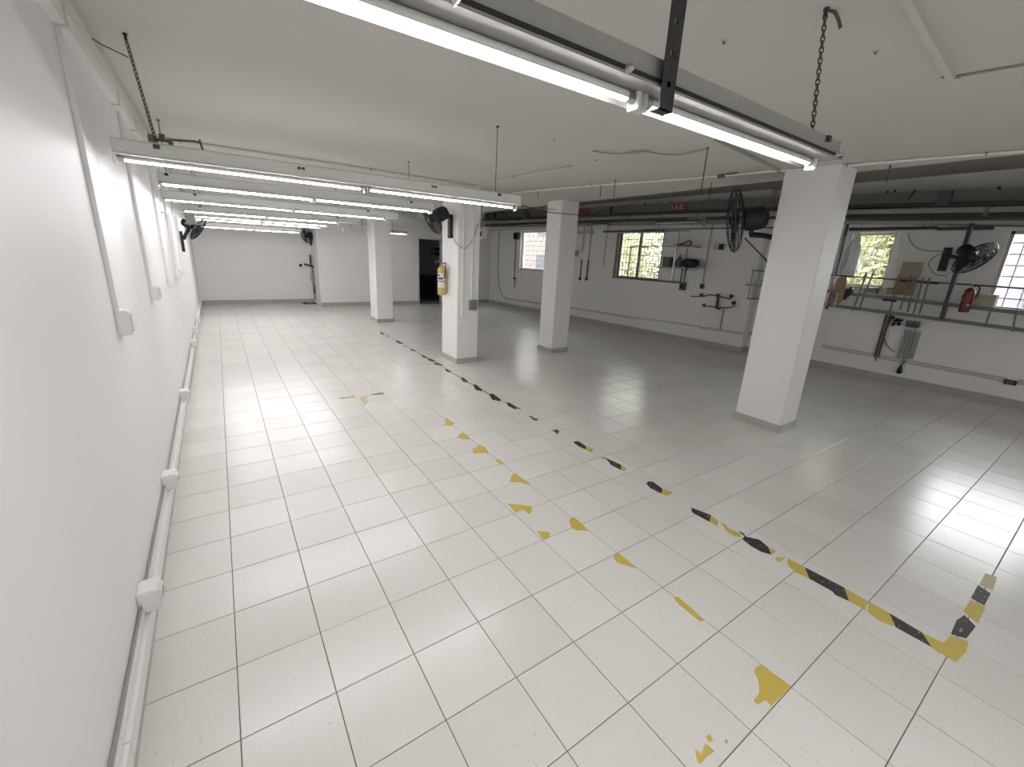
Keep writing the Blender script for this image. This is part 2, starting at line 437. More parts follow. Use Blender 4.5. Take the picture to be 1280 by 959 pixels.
# columns
def column(x0, x1, y0, y1, label, h=CEIL):
    t = thing('column', label, 'column', ((x0 + x1) / 2, (y0 + y1) / 2, 0), 'square white columns')
    MB().bbox((x0, y0, 0), (x1, y1, h), .008).build('shaft', 'column', t)
    skirting(None, None, (x0, y0), (x0, y1), (-1, 0), root=t, h=.085)
    skirting(None, None, (x0 - .012, y0), (x1 + .012, y0), (0, -1), root=t, h=.085)
    skirting(None, None, (x1, y0), (x1, y1), (1, 0), root=t, h=.085)
    skirting(None, None, (x0 - .012, y1), (x1 + .012, y1), (0, 1), root=t, h=.085)
    return t
column(3.17, 3.55, 4.55, 5.11, 'white square column carrying the yellow extinguisher and a wall fan')
column(5.17, 5.56, 4.57, 4.98, 'bare white square column standing right of the extinguisher column')
column(5.03, 5.39, .455, .95, 'largest white square column nearest the camera with a black fan behind')
column(3.23, 3.62, 8.93, 9.5, 'farthest narrow white column standing in front of the partition wall')
# ------------------------------------------------------------------ doorway and dark store room
d1 = struct('door_1', 'open dark doorway in the partition wall', (DX0, YP, 0))
MB().box((DX0 - .02, YP - .01, 0), (DX0 + .02, YP + .16, DZ)).build('jamb', 'storewall', d1)
MB().box((DX1 - .02, YP - .01, 0), (DX1 + .02, YP + .16, DZ)).build('jamb', 'storewall', d1)
MB().box((DX0, YP - .01, DZ - .02), (DX1, YP + .16, DZ + .02)).build('lintel', 'storewall', d1)
MB().box((DX0, YP, -.002), (DX1, YP + .15, .012)).build('threshold', 'brown', d1)
sr = MB().box((4.6, YP + .15, -.1), (8.4, 15.6, -.001))
tag(sr.build('floor_store', 'floordark'), 'dark floor of the store room', kind='structure')
sw = MB().box((4.4, YP + .15, 0), (4.6, 15.6, 2.7)).box((8.4, YP + .15, 0), (8.6, 15.6, 2.7)).box((4.4, 15.4, 0), (8.6, 15.6, 2.7)).box((4.4, YP + .15, 2.7), (8.6, 15.6, 2.8))
tag(sw.build('wall_store', 'storewall'), 'grey walls of the dark store room', kind='structure')
tag(MB().box((6.95, 13.3, 0), (7.9, 13.36, 1.15)).build('trim_store', 'storewall'), 'low pale panel inside the store room', kind='structure')
sh = thing('storage_cabinet', 'dark cabinet standing inside the dark doorway', 'cabinet', (6.62, 13.9, 0))
MB().bbox((6.3, 13.7, .08), (6.9, 14.1, .86), .01).build('body', 'black', sh)
MB().bbox((6.27, 13.67, .86), (6.93, 14.12, .90), .008).build('top', 'greybox', sh)
for x in (6.33, 6.84):
    for y in (13.73, 14.04): MB().box((x, y, 0), (x + .03, y + .03, .08)).build('leg', 'black', sh)
hs = thing('overhead_box', 'dark box fixed high on the wall inside the doorway', 'box', (6.35, 15.2, 2.2))
MB().bbox((6.3, 14.9, 2.25), (7.1, 15.4, 2.6), .02).build('body', 'black', hs)
MB().box((6.3, 15.3, 2.20), (7.1, 15.4, 2.25)).build('shelf', 'greybox', hs)
for z, lb in ((1.80, 'upper small black switch box inside the doorway'), (1.62, 'lower small black switch box inside the doorway')):
    s_ = thing('switch_box', lb, 'switch', (7.55, 14.5, z))
    MB().bbox((7.3, 14.6, z), (7.5, 14.66, z + .1), .006).build('case', 'black', s_)
    MB().bbox((7.37, 14.585, z + .03), (7.43, 14.6, z + .07), .004).build('button', 'greybox', s_)
    MB().box((7.38, 14.66, z + .03), (7.42, 15.4, z + .07)).build('conduit', 'greybox', s_)

# ------------------------------------------------------------------ windows
def window(n, w, xf, frame, label, nv, nh, sill=True, mull=(), halfbox=None, depth=.10):
    y0, y1, z0, z1 = w
    X_ = lambda y, o: xf(y) + o
    s = struct('window_%d' % n, label, (X_((y0 + y1) / 2, 0), (y0 + y1) / 2, z0))
    def bar_y(z, o, wd, hh, ya=y0, yb=y1): return MB().bar((X_(ya, o), ya, z), (X_(yb, o), yb, z), wd, hh)
    def bar_z(y, o, wd, hh, za=z0, zb=z1): return MB().bar((X_(y, o), y, za), (X_(y, o), y, zb), hh, wd, (0, 1, 0))
    bar_y(z0 + .02, depth, .06, .04).build('frame_rail', frame, s); bar_y(z1 - .02, depth, .06, .04).build('frame_rail', frame, s)
    bar_z(y0 + .02, depth, .04, .06).build('frame_stile', frame, s); bar_z(y1 - .02, depth, .04, .06).build('frame_stile', frame, s)
    for ym in mull: bar_z(ym, depth, .045, .05).build('mullion', frame, s)
    g = MB(); a, b_ = X_(y0, depth + .01), X_(y1, depth + .01)
    g.add([(a, y0, z0), (b_, y1, z0), (b_, y1, z1), (a, y0, z1)], [(0, 1, 2, 3)]); g.build('pane', 'glass', s)
    gr = None
    for k in range(1, nv):
        y = y0 + (y1 - y0) * k / nv
        if gr is None: gr = bar_z(y, depth + .07, .012, .012).build('grille_bar', 'grille', s, origin=(X_(y, depth + .07), y, z0))
        else:
            o = gr.copy(); col.objects.link(o); o.parent = s; o.location = Vector((X_(y, depth + .07), y, z0)) - wpos(s)
    for k in range(1, nh):
        z = z0 + (z1 - z0) * k / nh
        bar_y(z, depth + .075, .01, .014).build('grille_rail', 'grille', s)
    if sill: MB().bar((X_(y0 - .04, .03), y0 - .04, z0 - .012), (X_(y1 + .04, .03), y1 + .04, z0 - .012), .12, .03).build('sill', frame, s)
    return s
window(1, W1, wf, 'alu', 'barred window nearest the far corner with bright facade outside', 12, 8)
window(2, W2, wf, 'woodframe', 'wide barred window with brown frame and sunlit leaves outside', 22, 6, mull=(5.93, 5.28))
window(3, W3, lambda y: WN, 'alu', 'barred window half hidden behind the largest column', 8, 5)
window(4, W4, lambda y: WN, 'alu', 'small barred window full of leaves beside the largest column', 4, 4)
window(5, W5, lambda y: WN, 'alu', 'bright barred window at the right edge of the picture', 9, 7)
# brown reveal at the far side of window 2, pale blind boards over its near part
tag(MB().bar((wf(6.55) - .01, 6.56, 1.30), (wf(6.55) - .01, 6.56, 2.50), .05, .04, (0, 1, 0)).build('trim_1', 'woodframe'), 'brown strip at the far edge of the wide window', kind='structure')
bl = MB(); bl.bar((wf(5.26) + .06, 5.26, 1.89), (wf(4.66) + .06, 4.66, 1.89), .02, 1.10)
tag(bl.build('window_board', 'column'), 'pale board covering the near part of the wide brown-framed window', 'board')

# ------------------------------------------------------------------ outdoors
tag(MB().box((9.6, -14, -.35), (60, 45, -.3)).build('ground_outside', 'soil'), 'ground outside the windows', kind='structure')
def tree(x, y, h, r, zc, label, mats, seed):
    R = random.Random(seed); t = thing('tree', label, 'tree', (x, y, -.3))
    MB().tube([(x, y, -.3), (x + .1, y, h * .4), (x, y + .1, h * .75)], [.14, .1, .05], 7).build('trunk', 'trunk', t, smooth=True)
    for mi, mname in enumerate(mats):
        lf = MB()
        for k in range(3300):
            while True:
                p = Vector((R.uniform(-1, 1), R.uniform(-1, 1), R.uniform(-1, 1)))
                if p.length < 1: break
            p = Vector((x, y, zc)) + Vector((p.x * r, p.y * r * 1.25, p.z * h * .55))
            if p.z < -.2: p.z = R.uniform(-.2, .6)
            a = Vector((R.gauss(0, 1), R.gauss(0, 1), R.gauss(0, 1))).normalized(); b_ = a.orthogonal().normalized(); s_ = R.uniform(.05, .125)
            lf.add([p - a * s_, p + b_ * s_ * .5, p + a * s_, p - b_ * s_ * .5], [(0, 1, 2, 3)])
        o = lf.build('foliage', mname, t); o['kind'] = 'stuff'
tree(12.4, 7.4, 4.2, 1.5, 1.9, 'leafy sunlit tree outside the wide brown-framed window', ['leaf1', 'leaf3'], 1)
tree(14.2, 12.0, 4.4, 1.5, 1.9, 'leafy tree further back outside the wide window', ['leaf1', 'leaf2'], 2)
tree(12.3, 1.9, 4.2, 1.05, 1.9, 'pale green tree outside the small window beside the largest column', ['leaf3', 'leaf1'], 3)
tree(15.0, 4.6, 4.4, 1.15, 2.0, 'yellow-green tree outside the half hidden window', ['leaf1', 'leaf3'], 4)
tree(12.4, -1.3, 1.9, .9, .8, 'low bush-like tree outside the window at the right edge', ['leaf1', 'leaf2'], 5)
def building(x, y0, y1, h, mat, label, nw_, nf):
    t = thing('building', label, 'building', (x, (y0 + y1) / 2, -.3))
    MB().box((x, y0, -.3), (x + 5, y1, h)).build('wall', mat, t)
    MB().box((x - .25, y0 - .2, h), (x + 5, y1 + .2, h + .2)).build('roof', 'roof', t)
    base = None
    for i in range(nw_):
        for k in range(nf):
            yc = y0 + (y1 - y0) * (i + .5) / nw_; z = .6 + k * 2.7
            if z + 1.3 > h: continue
            if base is None: base = MB().box((x - .05, yc - .55, z), (x + .02, yc + .55, z + 1.3)).build('window', 'roof', t, origin=(x, yc, z))
            else:
                o = base.copy(); col.objects.link(o); o.parent = t; o.location = Vector((x, yc, z)) - wpos(t)
    return t
building(20, 20, 34, 7.5, 'facade', 'pinkish house seen through the farthest window', 5, 3)
building(22, -3.5, 6.5, 4.6, 'facade2', 'pale violet house seen through the window at the right edge', 4, 2)

# ------------------------------------------------------------------ light fittings
def chain_mesh(p, q, link=.025, r=.0028):
    p = Vector(p); q = Vector(q); d = q - p; n = max(2, int(d.length / (link * .72))); a = d.normalized()
    u = a.orthogonal().normalized(); w = a.cross(u); mb = MB()
    for k in range(n):
        c = p + d * (k + .5) / n; s_ = u if k % 2 else w
        mb.tube([c + a * link / 2 * math.cos(t) + s_ * link * .28 * math.sin(t) for t in [2 * math.pi * i / 8 for i in range(8)]], r, 5, closed=True)
    return mb
def fitting(label, x0, x1, y, z, tubes, lit=True, hang=(), rod='wire', aim=270, body='fixture'):
    """trunking luminaire along x: z is the tube axis height"""
    t = thing('tube_light', label, 'light', ((x0 + x1) / 2, y, z - .02), 'hanging tube lights')
    prof = [(-.062, .022), (-.058, .082), (-.045, .090), (.045, .090), (.058, .082), (.062, .022)]
    MB().extrude(prof, (x0, y, z), (x1, y, z), (0, 1, 0), (0, 0, 1)).build('housing', body, t)
    MB().extrude([(-.072, .012), (-.070, .020), (.070, .020), (.080, .006), (.077, .004), (.066, .014), (-.068, .014)], (x0 - .004, y, z), (x1 + .004, y, z), (0, 1, 0), (0, 0, 1)).build('reflector', 'reflector' if body == 'fixture' else body, t)
    for x in (x0, x1):
        MB().bbox((x - .006, y - .066, z + .012), (x + .006, y + .066, z + .092), .004).build('end_cap', 'fixture', t)
    for xa, xb, dy in tubes:
        # LED tube: frosted lower half gives the light, the upper half is a metal back
        arc = lambda r, a0, a1, n: [(r * math.cos(math.radians(a0 + (a1 - a0) * k / n)), r * math.sin(math.radians(a0 + (a1 - a0) * k / n))) for k in range(n + 1)]
        tb = MB().extrude(arc(.0135, aim - 72, aim + 72, 10), (xa, y + dy, z), (xb, y + dy, z), (0, 1, 0), (0, 0, 1)).build('tube', {1: 'tube', 2: 'tube_bright', 3: 'tube_soft'}[int(lit)] if lit else 'reflector', t)
        MB().extrude(arc(.0138, aim + 70, aim + 290, 10), (xa, y + dy, z), (xb, y + dy, z), (0, 1, 0), (0, 0, 1)).build('tube_back', 'fixture', tb)
        for x, s_ in ((xa, -1), (xb, 1)):
            MB().tube([(x, y + dy, z), (x + s_ * .028, y + dy, z)], .0145, 10).build('tube_cap', 'steel', tb, smooth=True)
            MB().bbox((x + s_ * .028, y + dy - .020, z - .030), (x + s_ * .046, y + dy + .020, z + .016), .003).build('lamp_holder', 'plastic', t)
    for h in hang:
        x, kind = h[0], h[1]
        if kind == 'chain':
            xt, yt = (h[2], h[3]) if len(h) > 2 else (x, y)
            ch = chain_mesh((x, y, z + .09), (xt, yt, CEIL - .02)).build('chain', 'chain', t)
            MB().tube([(xt, yt, CEIL - .03), (xt, yt, CEIL)], .006, 6).lathe([(.011, 0), (.009, .008)], (xt, yt, CEIL - .008), n=10).build('ceiling_hook', 'darksteel', ch)
        else:
            rd = MB().tube([(x, y, z + .09), (x, y, CEIL)], .003, 5).build('rod', rod, t)
            MB().lathe([(.014, 0), (.010, .008)], (x, y, CEIL - .008), n=8).build('ceiling_rose', 'darksteel', rd)
        MB().obox((x, y - .066, z + .07), (1, 0, 0), (0, 1, 0), (0, 0, 1), .014, .004, .010).build('clip', 'darksteel', t)
    return t
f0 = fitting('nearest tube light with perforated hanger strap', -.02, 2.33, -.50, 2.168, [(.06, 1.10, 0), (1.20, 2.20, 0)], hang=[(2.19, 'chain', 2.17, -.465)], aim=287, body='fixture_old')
MB().box((-.02, -.574, 2.188), (2.33, -.566, 2.197)).build('shadow_gap', 'black', f0)  # black strip stands in for the shade between housing and reflector
# hook loop of the nearest chain
MB().tube(smooth_pts([(2.17, -.465, 2.68), (2.18, -.46, 2.695), (2.21, -.475, 2.695), (2.225, -.49, 2.67), (2.235, -.50, 2.64)]), .006, 6).build('hook_wire', 'chain', f0, smooth=True)
st = MB(); sx, sy = 1.165, -.585
for s_ in (-1, 1): st.box((sx + s_ * .008 - (.0 if s_ > 0 else .019), sy - .0015, 2.125), (sx + s_ * .008 + (.019 if s_ > 0 else 0), sy + .0015, CEIL))
z = 2.125
while z < CEIL - .02:
    st.box((sx - .008, sy - .0015, z), (sx + .008, sy + .0015, z + .055)); z += .069
st.box((sx + .025, sy - .0015, 2.125), (sx + .028, sy + .024, CEIL))
st.box((sx - .027, sy - .0015, 2.125), (sx + .028, sy + .03, 2.128))
tag(st.build('perforated_strap', 'darksteel', f0), 'dark perforated steel angle hanger')
for x in (.55, 1.02, 2.27): MB().lathe([(.012, 0), (.009, .02), (.004, .03)], (x, -.565, 2.19), (0, -1, 0), 8).build('screw', 'steel', f0)
f1 = fitting('tube light second from the camera hung by a rusty chain near the wall', -.245, 2.27, 1.72, 2.13, [(-.215, .985, 0), (1.055, 2.225, 0)],
        hang=[(-.07, 'chain', -.123, 1.69), (2.06, 'rod')])
# clamp gear above its wall end
cg = MB().tube([(-.10, 1.70, 2.24), (-.02, 1.68, 2.24), (.0, 1.68, 2.225)], .008, 6).tube([(0, 1.7, 2.25), (.10, 1.68, 2.258), (.12, 1.68, 2.255)], .005, 6).tube([(.12, 1.68, 2.27), (.135, 1.68, 2.20)], .005, 6)
cg.box((-.10, 1.665, 2.225), (-.075, 1.69, 2.258)).box((-.055, 1.68, 2.235), (-.03, 1.70, 2.27)).box((-.02, 1.675, 2.225), (.0, 1.70, 2.25)); cg.build('clamp', 'chain', f1)
MB().tube([(-.319, 1.713, 2.69), (-.22, 1.70, 2.63), (-.125, 1.70, 2.60)], .003, 5).build('guy_wire', 'wire', f1)
for x in (.62, 1.50):
    MB().box((x - .02, 1.656, 2.185), (x - .008, 1.662, 2.200)).box((x + .008, 1.656, 2.185), (x + .02, 1.662, 2.200)).box((x - .005, 1.655, 2.188), (x + .005, 1.662, 2.197)).build('clip_slot', 'ink', f1)
fitting('tube light third from the camera with twin bright tubes', -.215, 2.32, 3.57, 2.20, [(-.192, .99, -.03), (1.04, 2.26, -.03), (-.192, .99, .035), (1.04, 2.26, .035)], lit=3, hang=[(-.154, 'rod'), (2.04, 'rod')])
fitting('tube light fourth from the camera between the twin-tube lights', -.30, 2.32, 4.80, 2.157, [(-.27, .95, 0), (1.01, 2.12, 0)], hang=[(0, 'rod'), (1.9, 'rod')])
fitting('tube light fifth from the camera with an empty dark end', -.21, 2.27, 6.60, 2.145, [(-.184, .82, 0), (.875, 1.88, 0)], lit=2, hang=[(0, 'rod'), (1.9, 'rod')])
fitting('tube light sixth from the camera ending above the far wall', -.21, 2.06, 8.00, 2.14, [(-.17, .855, 0), (.91, 1.99, 0)], lit=2, hang=[(0, 'rod'), (1.8, 'rod')])
fitting('twin-tube light seventh from the camera close to the left fan', -.24, 2.14, 9.30, 2.145, [(-.21, .94, -.03), (1.0, 2.08, -.03), (-.21, .94, .03), (1.0, 2.08, .03)], lit=3, hang=[(0, 'rod'), (1.8, 'rod')])
fitting('farthest tube light of the row in front of the end wall', -.10, 1.90, 10.5, 2.043, [(-.07, .87, 0), (.95, 1.845, 0)], lit=2, hang=[(0, 'rod'), (1.8, 'rod')])
fitting('short lit tube light hung before the partition wall beside the doorway', 4.2, 4.80, 11.0, 2.20, [(4.24, 4.74, 0)], lit=2, hang=[(4.36, 'rod')])
fitting('unlit tube fitting close under the ceiling behind the farthest column', 4.05, 4.68, 10.0, 2.585, [(4.1, 4.62, 0)], lit=False, hang=[(4.3, 'rod')])
fitting('unlit tube fitting hanging left of the farthest column', 2.62, 3.15, 9.3, 2.105, [(2.66, 3.1, 0)], lit=False, hang=[(2.8, 'rod'), (3.05, 'rod')])
fitting('left tube light behind the camera', -.2, 2.3, -2.5, 2.17, [(-.16, 1.04, -.03), (1.1, 2.26, -.03), (-.16, 1.04, .03), (1.1, 2.26, .03)], hang=[(0, 'rod'), (2.1, 'rod')])  # fill light added out of view to brighten the near floor
fitting('right tube light behind the camera', 5.0, 7.5, -3.1, 2.17, [(5.04, 6.24, 0), (6.3, 7.46, 0)], lit=2, hang=[(5.2, 'rod'), (7.2, 'rod')])  # unseen fill light, added to lift the right wall and floor

# ------------------------------------------------------------------ ceiling wiring
def conduit(name, label, cat, pts, r, mat='plastic', clips=(), group=None, n=8):
    t = thing(name, label, cat, (pts[0][0], pts[0][1], pts[0][2]), group)
    MB().tube(pts, r, n).build('pipe', mat, t, smooth=True)
    for c in clips: MB().lathe([(r + .004, -.006), (r + .004, .006)], c[0], c[1], 10).build('clip', 'greywire', t)
    return t
cz = CEIL - .012
conduit('ceiling_conduit', 'ceiling conduit running from the left wall to the extinguisher column', 'conduit', [(-.33, 4.33, cz), (1.5, 4.33, cz), (3.41, 4.40, cz)], .016, 'ceiling', [((-.05, 4.33, cz), (1, 0, 0)), ((1.84, 4.335, cz), (1, 0, 0))])
conduit('ceiling_conduit', 'short ceiling conduit running towards the camera from the extinguisher column', 'conduit', [(3.39, 4.38, cz), (3.36, 3.44, cz), (3.41, 2.36, cz)], .009, 'ceiling', [((3.41, 2.4, cz), (0, 1, 0)), ((3.36, 3.42, cz), (0, 1, 0))])
conduit('ceiling_conduit', 'long white ceiling conduit passing the tops of the right columns', 'conduit', [(4.10, 4.54, cz), (4.42, 3.09, cz), (4.77, 1.88, cz), (4.94, 1.06, cz), (5.14, .33, cz), (5.21, -.04, cz), (5.36, -.61, cz), (5.5, -1.4, cz)], .011, 'column',
        [((5.10, .44, cz), (.3, -1, 0)), ((5.30, -.42, cz), (.3, -1, 0)), ((4.42, 3.09, cz), (.3, -1, 0))])
MBx = MB().tube([(3.49, .772, CEIL - .012), (5.05, .985, CEIL - .012)], .013, 8)
tag(MBx.build('ceiling_conduit', 'greypipe', smooth=True), 'grey ceiling conduit leading to the largest column', 'conduit')
cc = thing('ceiling_trunking', 'cream ceiling conduit bent at a right corner in the upper right', 'conduit', (3.28, -.6, CEIL))
MB().bar((1.9, -.70, CEIL - .012), (3.29, -.60, CEIL - .012), .028, .024).build('trunking', 'ceiling', cc)
MB().tube([(3.285, -.60, CEIL - .006), (3.34, -.86, CEIL - .006), (3.5, -1.6, CEIL - .006)], .006, 6).build('cable', 'greywire', cc)
MB().tube([(3.25, -.57, CEIL - .006), (3.315, -.625, CEIL - .006)], .006, 6).build('bracket', 'greywire', cc)
cb_ = thing('ceiling_cable', 'loose grey cable with a taped joint along the ceiling', 'cable', (3.4, 1.35, CEIL))
MB().tube(smooth_pts([(3.087, 1.723, cz), (3.26, 1.65, cz - .006), (3.35, 1.50, cz - .01), (3.41, 1.40, cz), (3.55, 1.335, cz - .012), (3.677, 1.227, cz - .012), (3.71, 1.09, cz - .004), (3.706, .975, cz)]), .006, 6).build('cable', 'greywire', cb_, smooth=True)
MB().tube([(3.345, 1.50, cz - .01), (3.41, 1.39, cz - .004)], .011, 7).build('taped_joint', 'greypipe', cb_, smooth=True)
for lb, x, y, zb in (('longest thin drop wire hanging from the loose ceiling cable', 3.706, .975, 2.335), ('thin drop wire crossing the long ceiling conduit', 4.353, 2.616, 2.49),
                     ('thin drop wire starting at the long ceiling conduit', 4.564, 3.068, 2.56), ('thin drop wire near the rust stain on the ceiling', 5.23, 1.873, 2.50),
                     ('thin drop wire right of the largest column', 5.413, .212, 2.55), ('tiny drop wire near the left edge of the bare column', 4.392, 4.245, 2.62)):
    t = thing('drop_wire', lb, 'wire', (x, y, zb))
    MB().tube([(x, y, zb), (x, y, CEIL)], .0045, 5).build('wire', 'wire', t)
    MB().lathe([(.012, 0), (.008, .01)], (x, y, CEIL - .01), n=8).build('anchor', 'darksteel', t)
rs = thing('rusted_bracket', 'small rusted bracket on the ceiling conduit above the black fan', 'bracket', (4.84, 1.52, CEIL))
MB().box((4.815, 1.48, CEIL - .035), (4.855, 1.55, CEIL - .003)).build('plate', 'rust', rs)
MB().box((4.82, 1.34, CEIL - .012), (4.86, 1.46, CEIL - .002)).build('tab', 'rust', rs)
for lb, x, y in (('dark nail hole mark on the ceiling left of the loose cable', 2.614, 1.698), ('dark nail hole mark on the ceiling above the bare column', 3.401, 2.008), ('dark plug in the ceiling beside the nearest strap', 2.117, -.087),
                 ('scuffed screw in the ceiling right of the nearest chain', 2.711, -.46)):
    t = thing('ceiling_plug', lb, 'plug', (x, y, CEIL)); MB().lathe([(.009, 0), (.013, .006)], (x, y, CEIL - .006), n=7).build('plug', 'greypipe', t)
    MB().tube([(x, y, CEIL - .012), (x, y, CEIL)], .004, 5).build('screw', 'darksteel', t)
# red cable sagging between the tracks and the fitting end
conduit('hanging_cable', 'thin dark red cable sagging across the bare column', 'cable', smooth_pts([(4.35, 4.75, 2.56), (4.72, 4.50, 2.47), (5.05, 4.42, 2.458), (5.7, 4.5, 2.50), (6.6, 4.9, 2.68), (7.9, 6.4, 2.88), (8.42, 6.9, 2.96)]), .007, 'redcable', n=6)
conduit('hanging_cable', 'grey cable drooping from the second light towards the bare column', 'cable', smooth_pts([(2.27, 1.78, 2.18), (3.2, 3.1, 2.30), (4.2, 4.5, 2.49), (5.16, 4.75, 2.55)]), .006, 'greywire', n=6)

# ------------------------------------------------------------------ left wall services
dk = struct('trim_duct', 'cream cable duct along the top of the left wall', (wl(4), 4, 2.56))
MB().bar((wl(YF, .02), YF, 2.60), (wl(YB, .02), YB, 2.60), .04, .075).build('lower_duct', 'column', dk)
MB().bar((wl(YF, .035), YF, 2.668), (wl(YB, .035), YB, 2.668), .07, .06).build('upper_duct', 'ceiling', dk)
for y in (1.33, 2.6, 3.4): MB().box((wl(y), y - .01, 2.555), (wl(y, .045), y + .012, 2.645)).build('joint_clip', 'fixture', dk)
def wall_drop(y, z0, z1, sz, label, w=.028, d=.02):
    t = thing('wall_socket', label, 'socket', (wl(y), y, z0 - sz))
    MB().bbox((wl(y), y - w / 2, z0), (wl(y, d), y + w / 2, z1), .004).build('conduit', 'plastic', t)
    bx = MB().bbox((wl(y), y - .02, z0 - sz), (wl(y, .055), y + sz - .02, z0), .006).build('box', 'plastic', t)
    MB().bbox((wl(y, .055), y + .0, z0 - sz + .015), (wl(y, .062), y + sz - .035, z0 - .015), .003).build('cover', 'plastic', bx)
    MB().bbox((wl(y, .02), y + sz - .02, z0 - sz * .75), (wl(y, .05), y + sz + .01, z0 - sz * .25), .004).build('outlet', 'plastic', bx)
wall_drop(1.345, 1.39, 2.56, .12, 'nearest white socket box on the left wall with tall conduit')
wall_drop(2.80, 1.39, 2.56, .11, 'second white socket box along the left wall')
wall_drop(4.35, 1.38, 2.56, .11, 'third white socket box along the left wall', .024)
wall_drop(5.60, 1.36, 2.56, .10, 'fourth white socket box along the left wall', .024)
wall_drop(7.10, 1.34, 2.56, .10, 'farthest white socket box on the left wall before the fan', .024)
rw = thing('cable_raceway', 'white cable raceway running low along the left wall', 'raceway', (wl(4), 4, .13))
for a, b_ in zip([-2.5, .0, 2.0, 4.0, 6.0, 8.0, 10.0], [0, 2.0, 4.0, 6.0, 8.0, 10.0, 12.6]):
    MB().bar((wl(a, .018), a + .002, .175), (wl(b_, .018), b_ - .002, .175), .036, .075).build('raceway_length', 'plastic', rw)
MB().bar((wl(-2.5, .011), -2.5, .232), (wl(9, .011), 9, .232), .018, .022).build('small_duct', 'plastic', rw)
MB().tube(smooth_pts([(wl(y, .012), y, .252 + .006 * math.sin(y * 2.3)) for y in [-2.4 + .6 * k for k in range(20)]], 2), .005, 6).build('cable', 'greywire', rw)
for (y, lb) in zip((.63, 1.74, 3.62, 6.31, 7.5, 8.75), ('nearest low white outlet box on the left wall', 'second low white outlet box on the left wall', 'third low white outlet box on the left wall', 'fourth low white outlet box on the left wall',
                   'fifth low white outlet box on the left wall', 'farthest low white outlet box on the left wall')):
    t = thing('outlet_box', lb, 'outlet', (wl(y), y, .21))
    bx = MB().bbox((wl(y), y - .05, .215), (wl(y, .075), y + .05, .315), .006).build('box', 'plastic', t)
    MB().bbox((wl(y, .075), y - .035, .23), (wl(y, .081), y + .035, .30), .003).build('cover', 'plastic', bx)
    MB().box((wl(y, .08), y - .022, .25), (wl(y, .083), y + .022, .282)).build('socket_face', 'greypipe', bx)
lb = thing('wall_bracket', 'thin steel arm sticking out of the left wall above the sockets', 'bracket', (wl(7.0), 7.0, 2.0))
MB().tube([(wl(5.0, .0), 5.0, 2.03), (-.16, 6.4, 2.02), (-.10, 6.9, 2.03)], .008, 6).build('arm', 'greypipe', lb)
MB().bbox((-.19, 6.42, 1.97), (-.07, 6.5, 2.10), .01).build('junction_box', 'greypipe', lb)
MB().box((-.2, 6.3, 1.955), (-.02, 6.42, 1.97)).build('plate', 'greywire', lb)

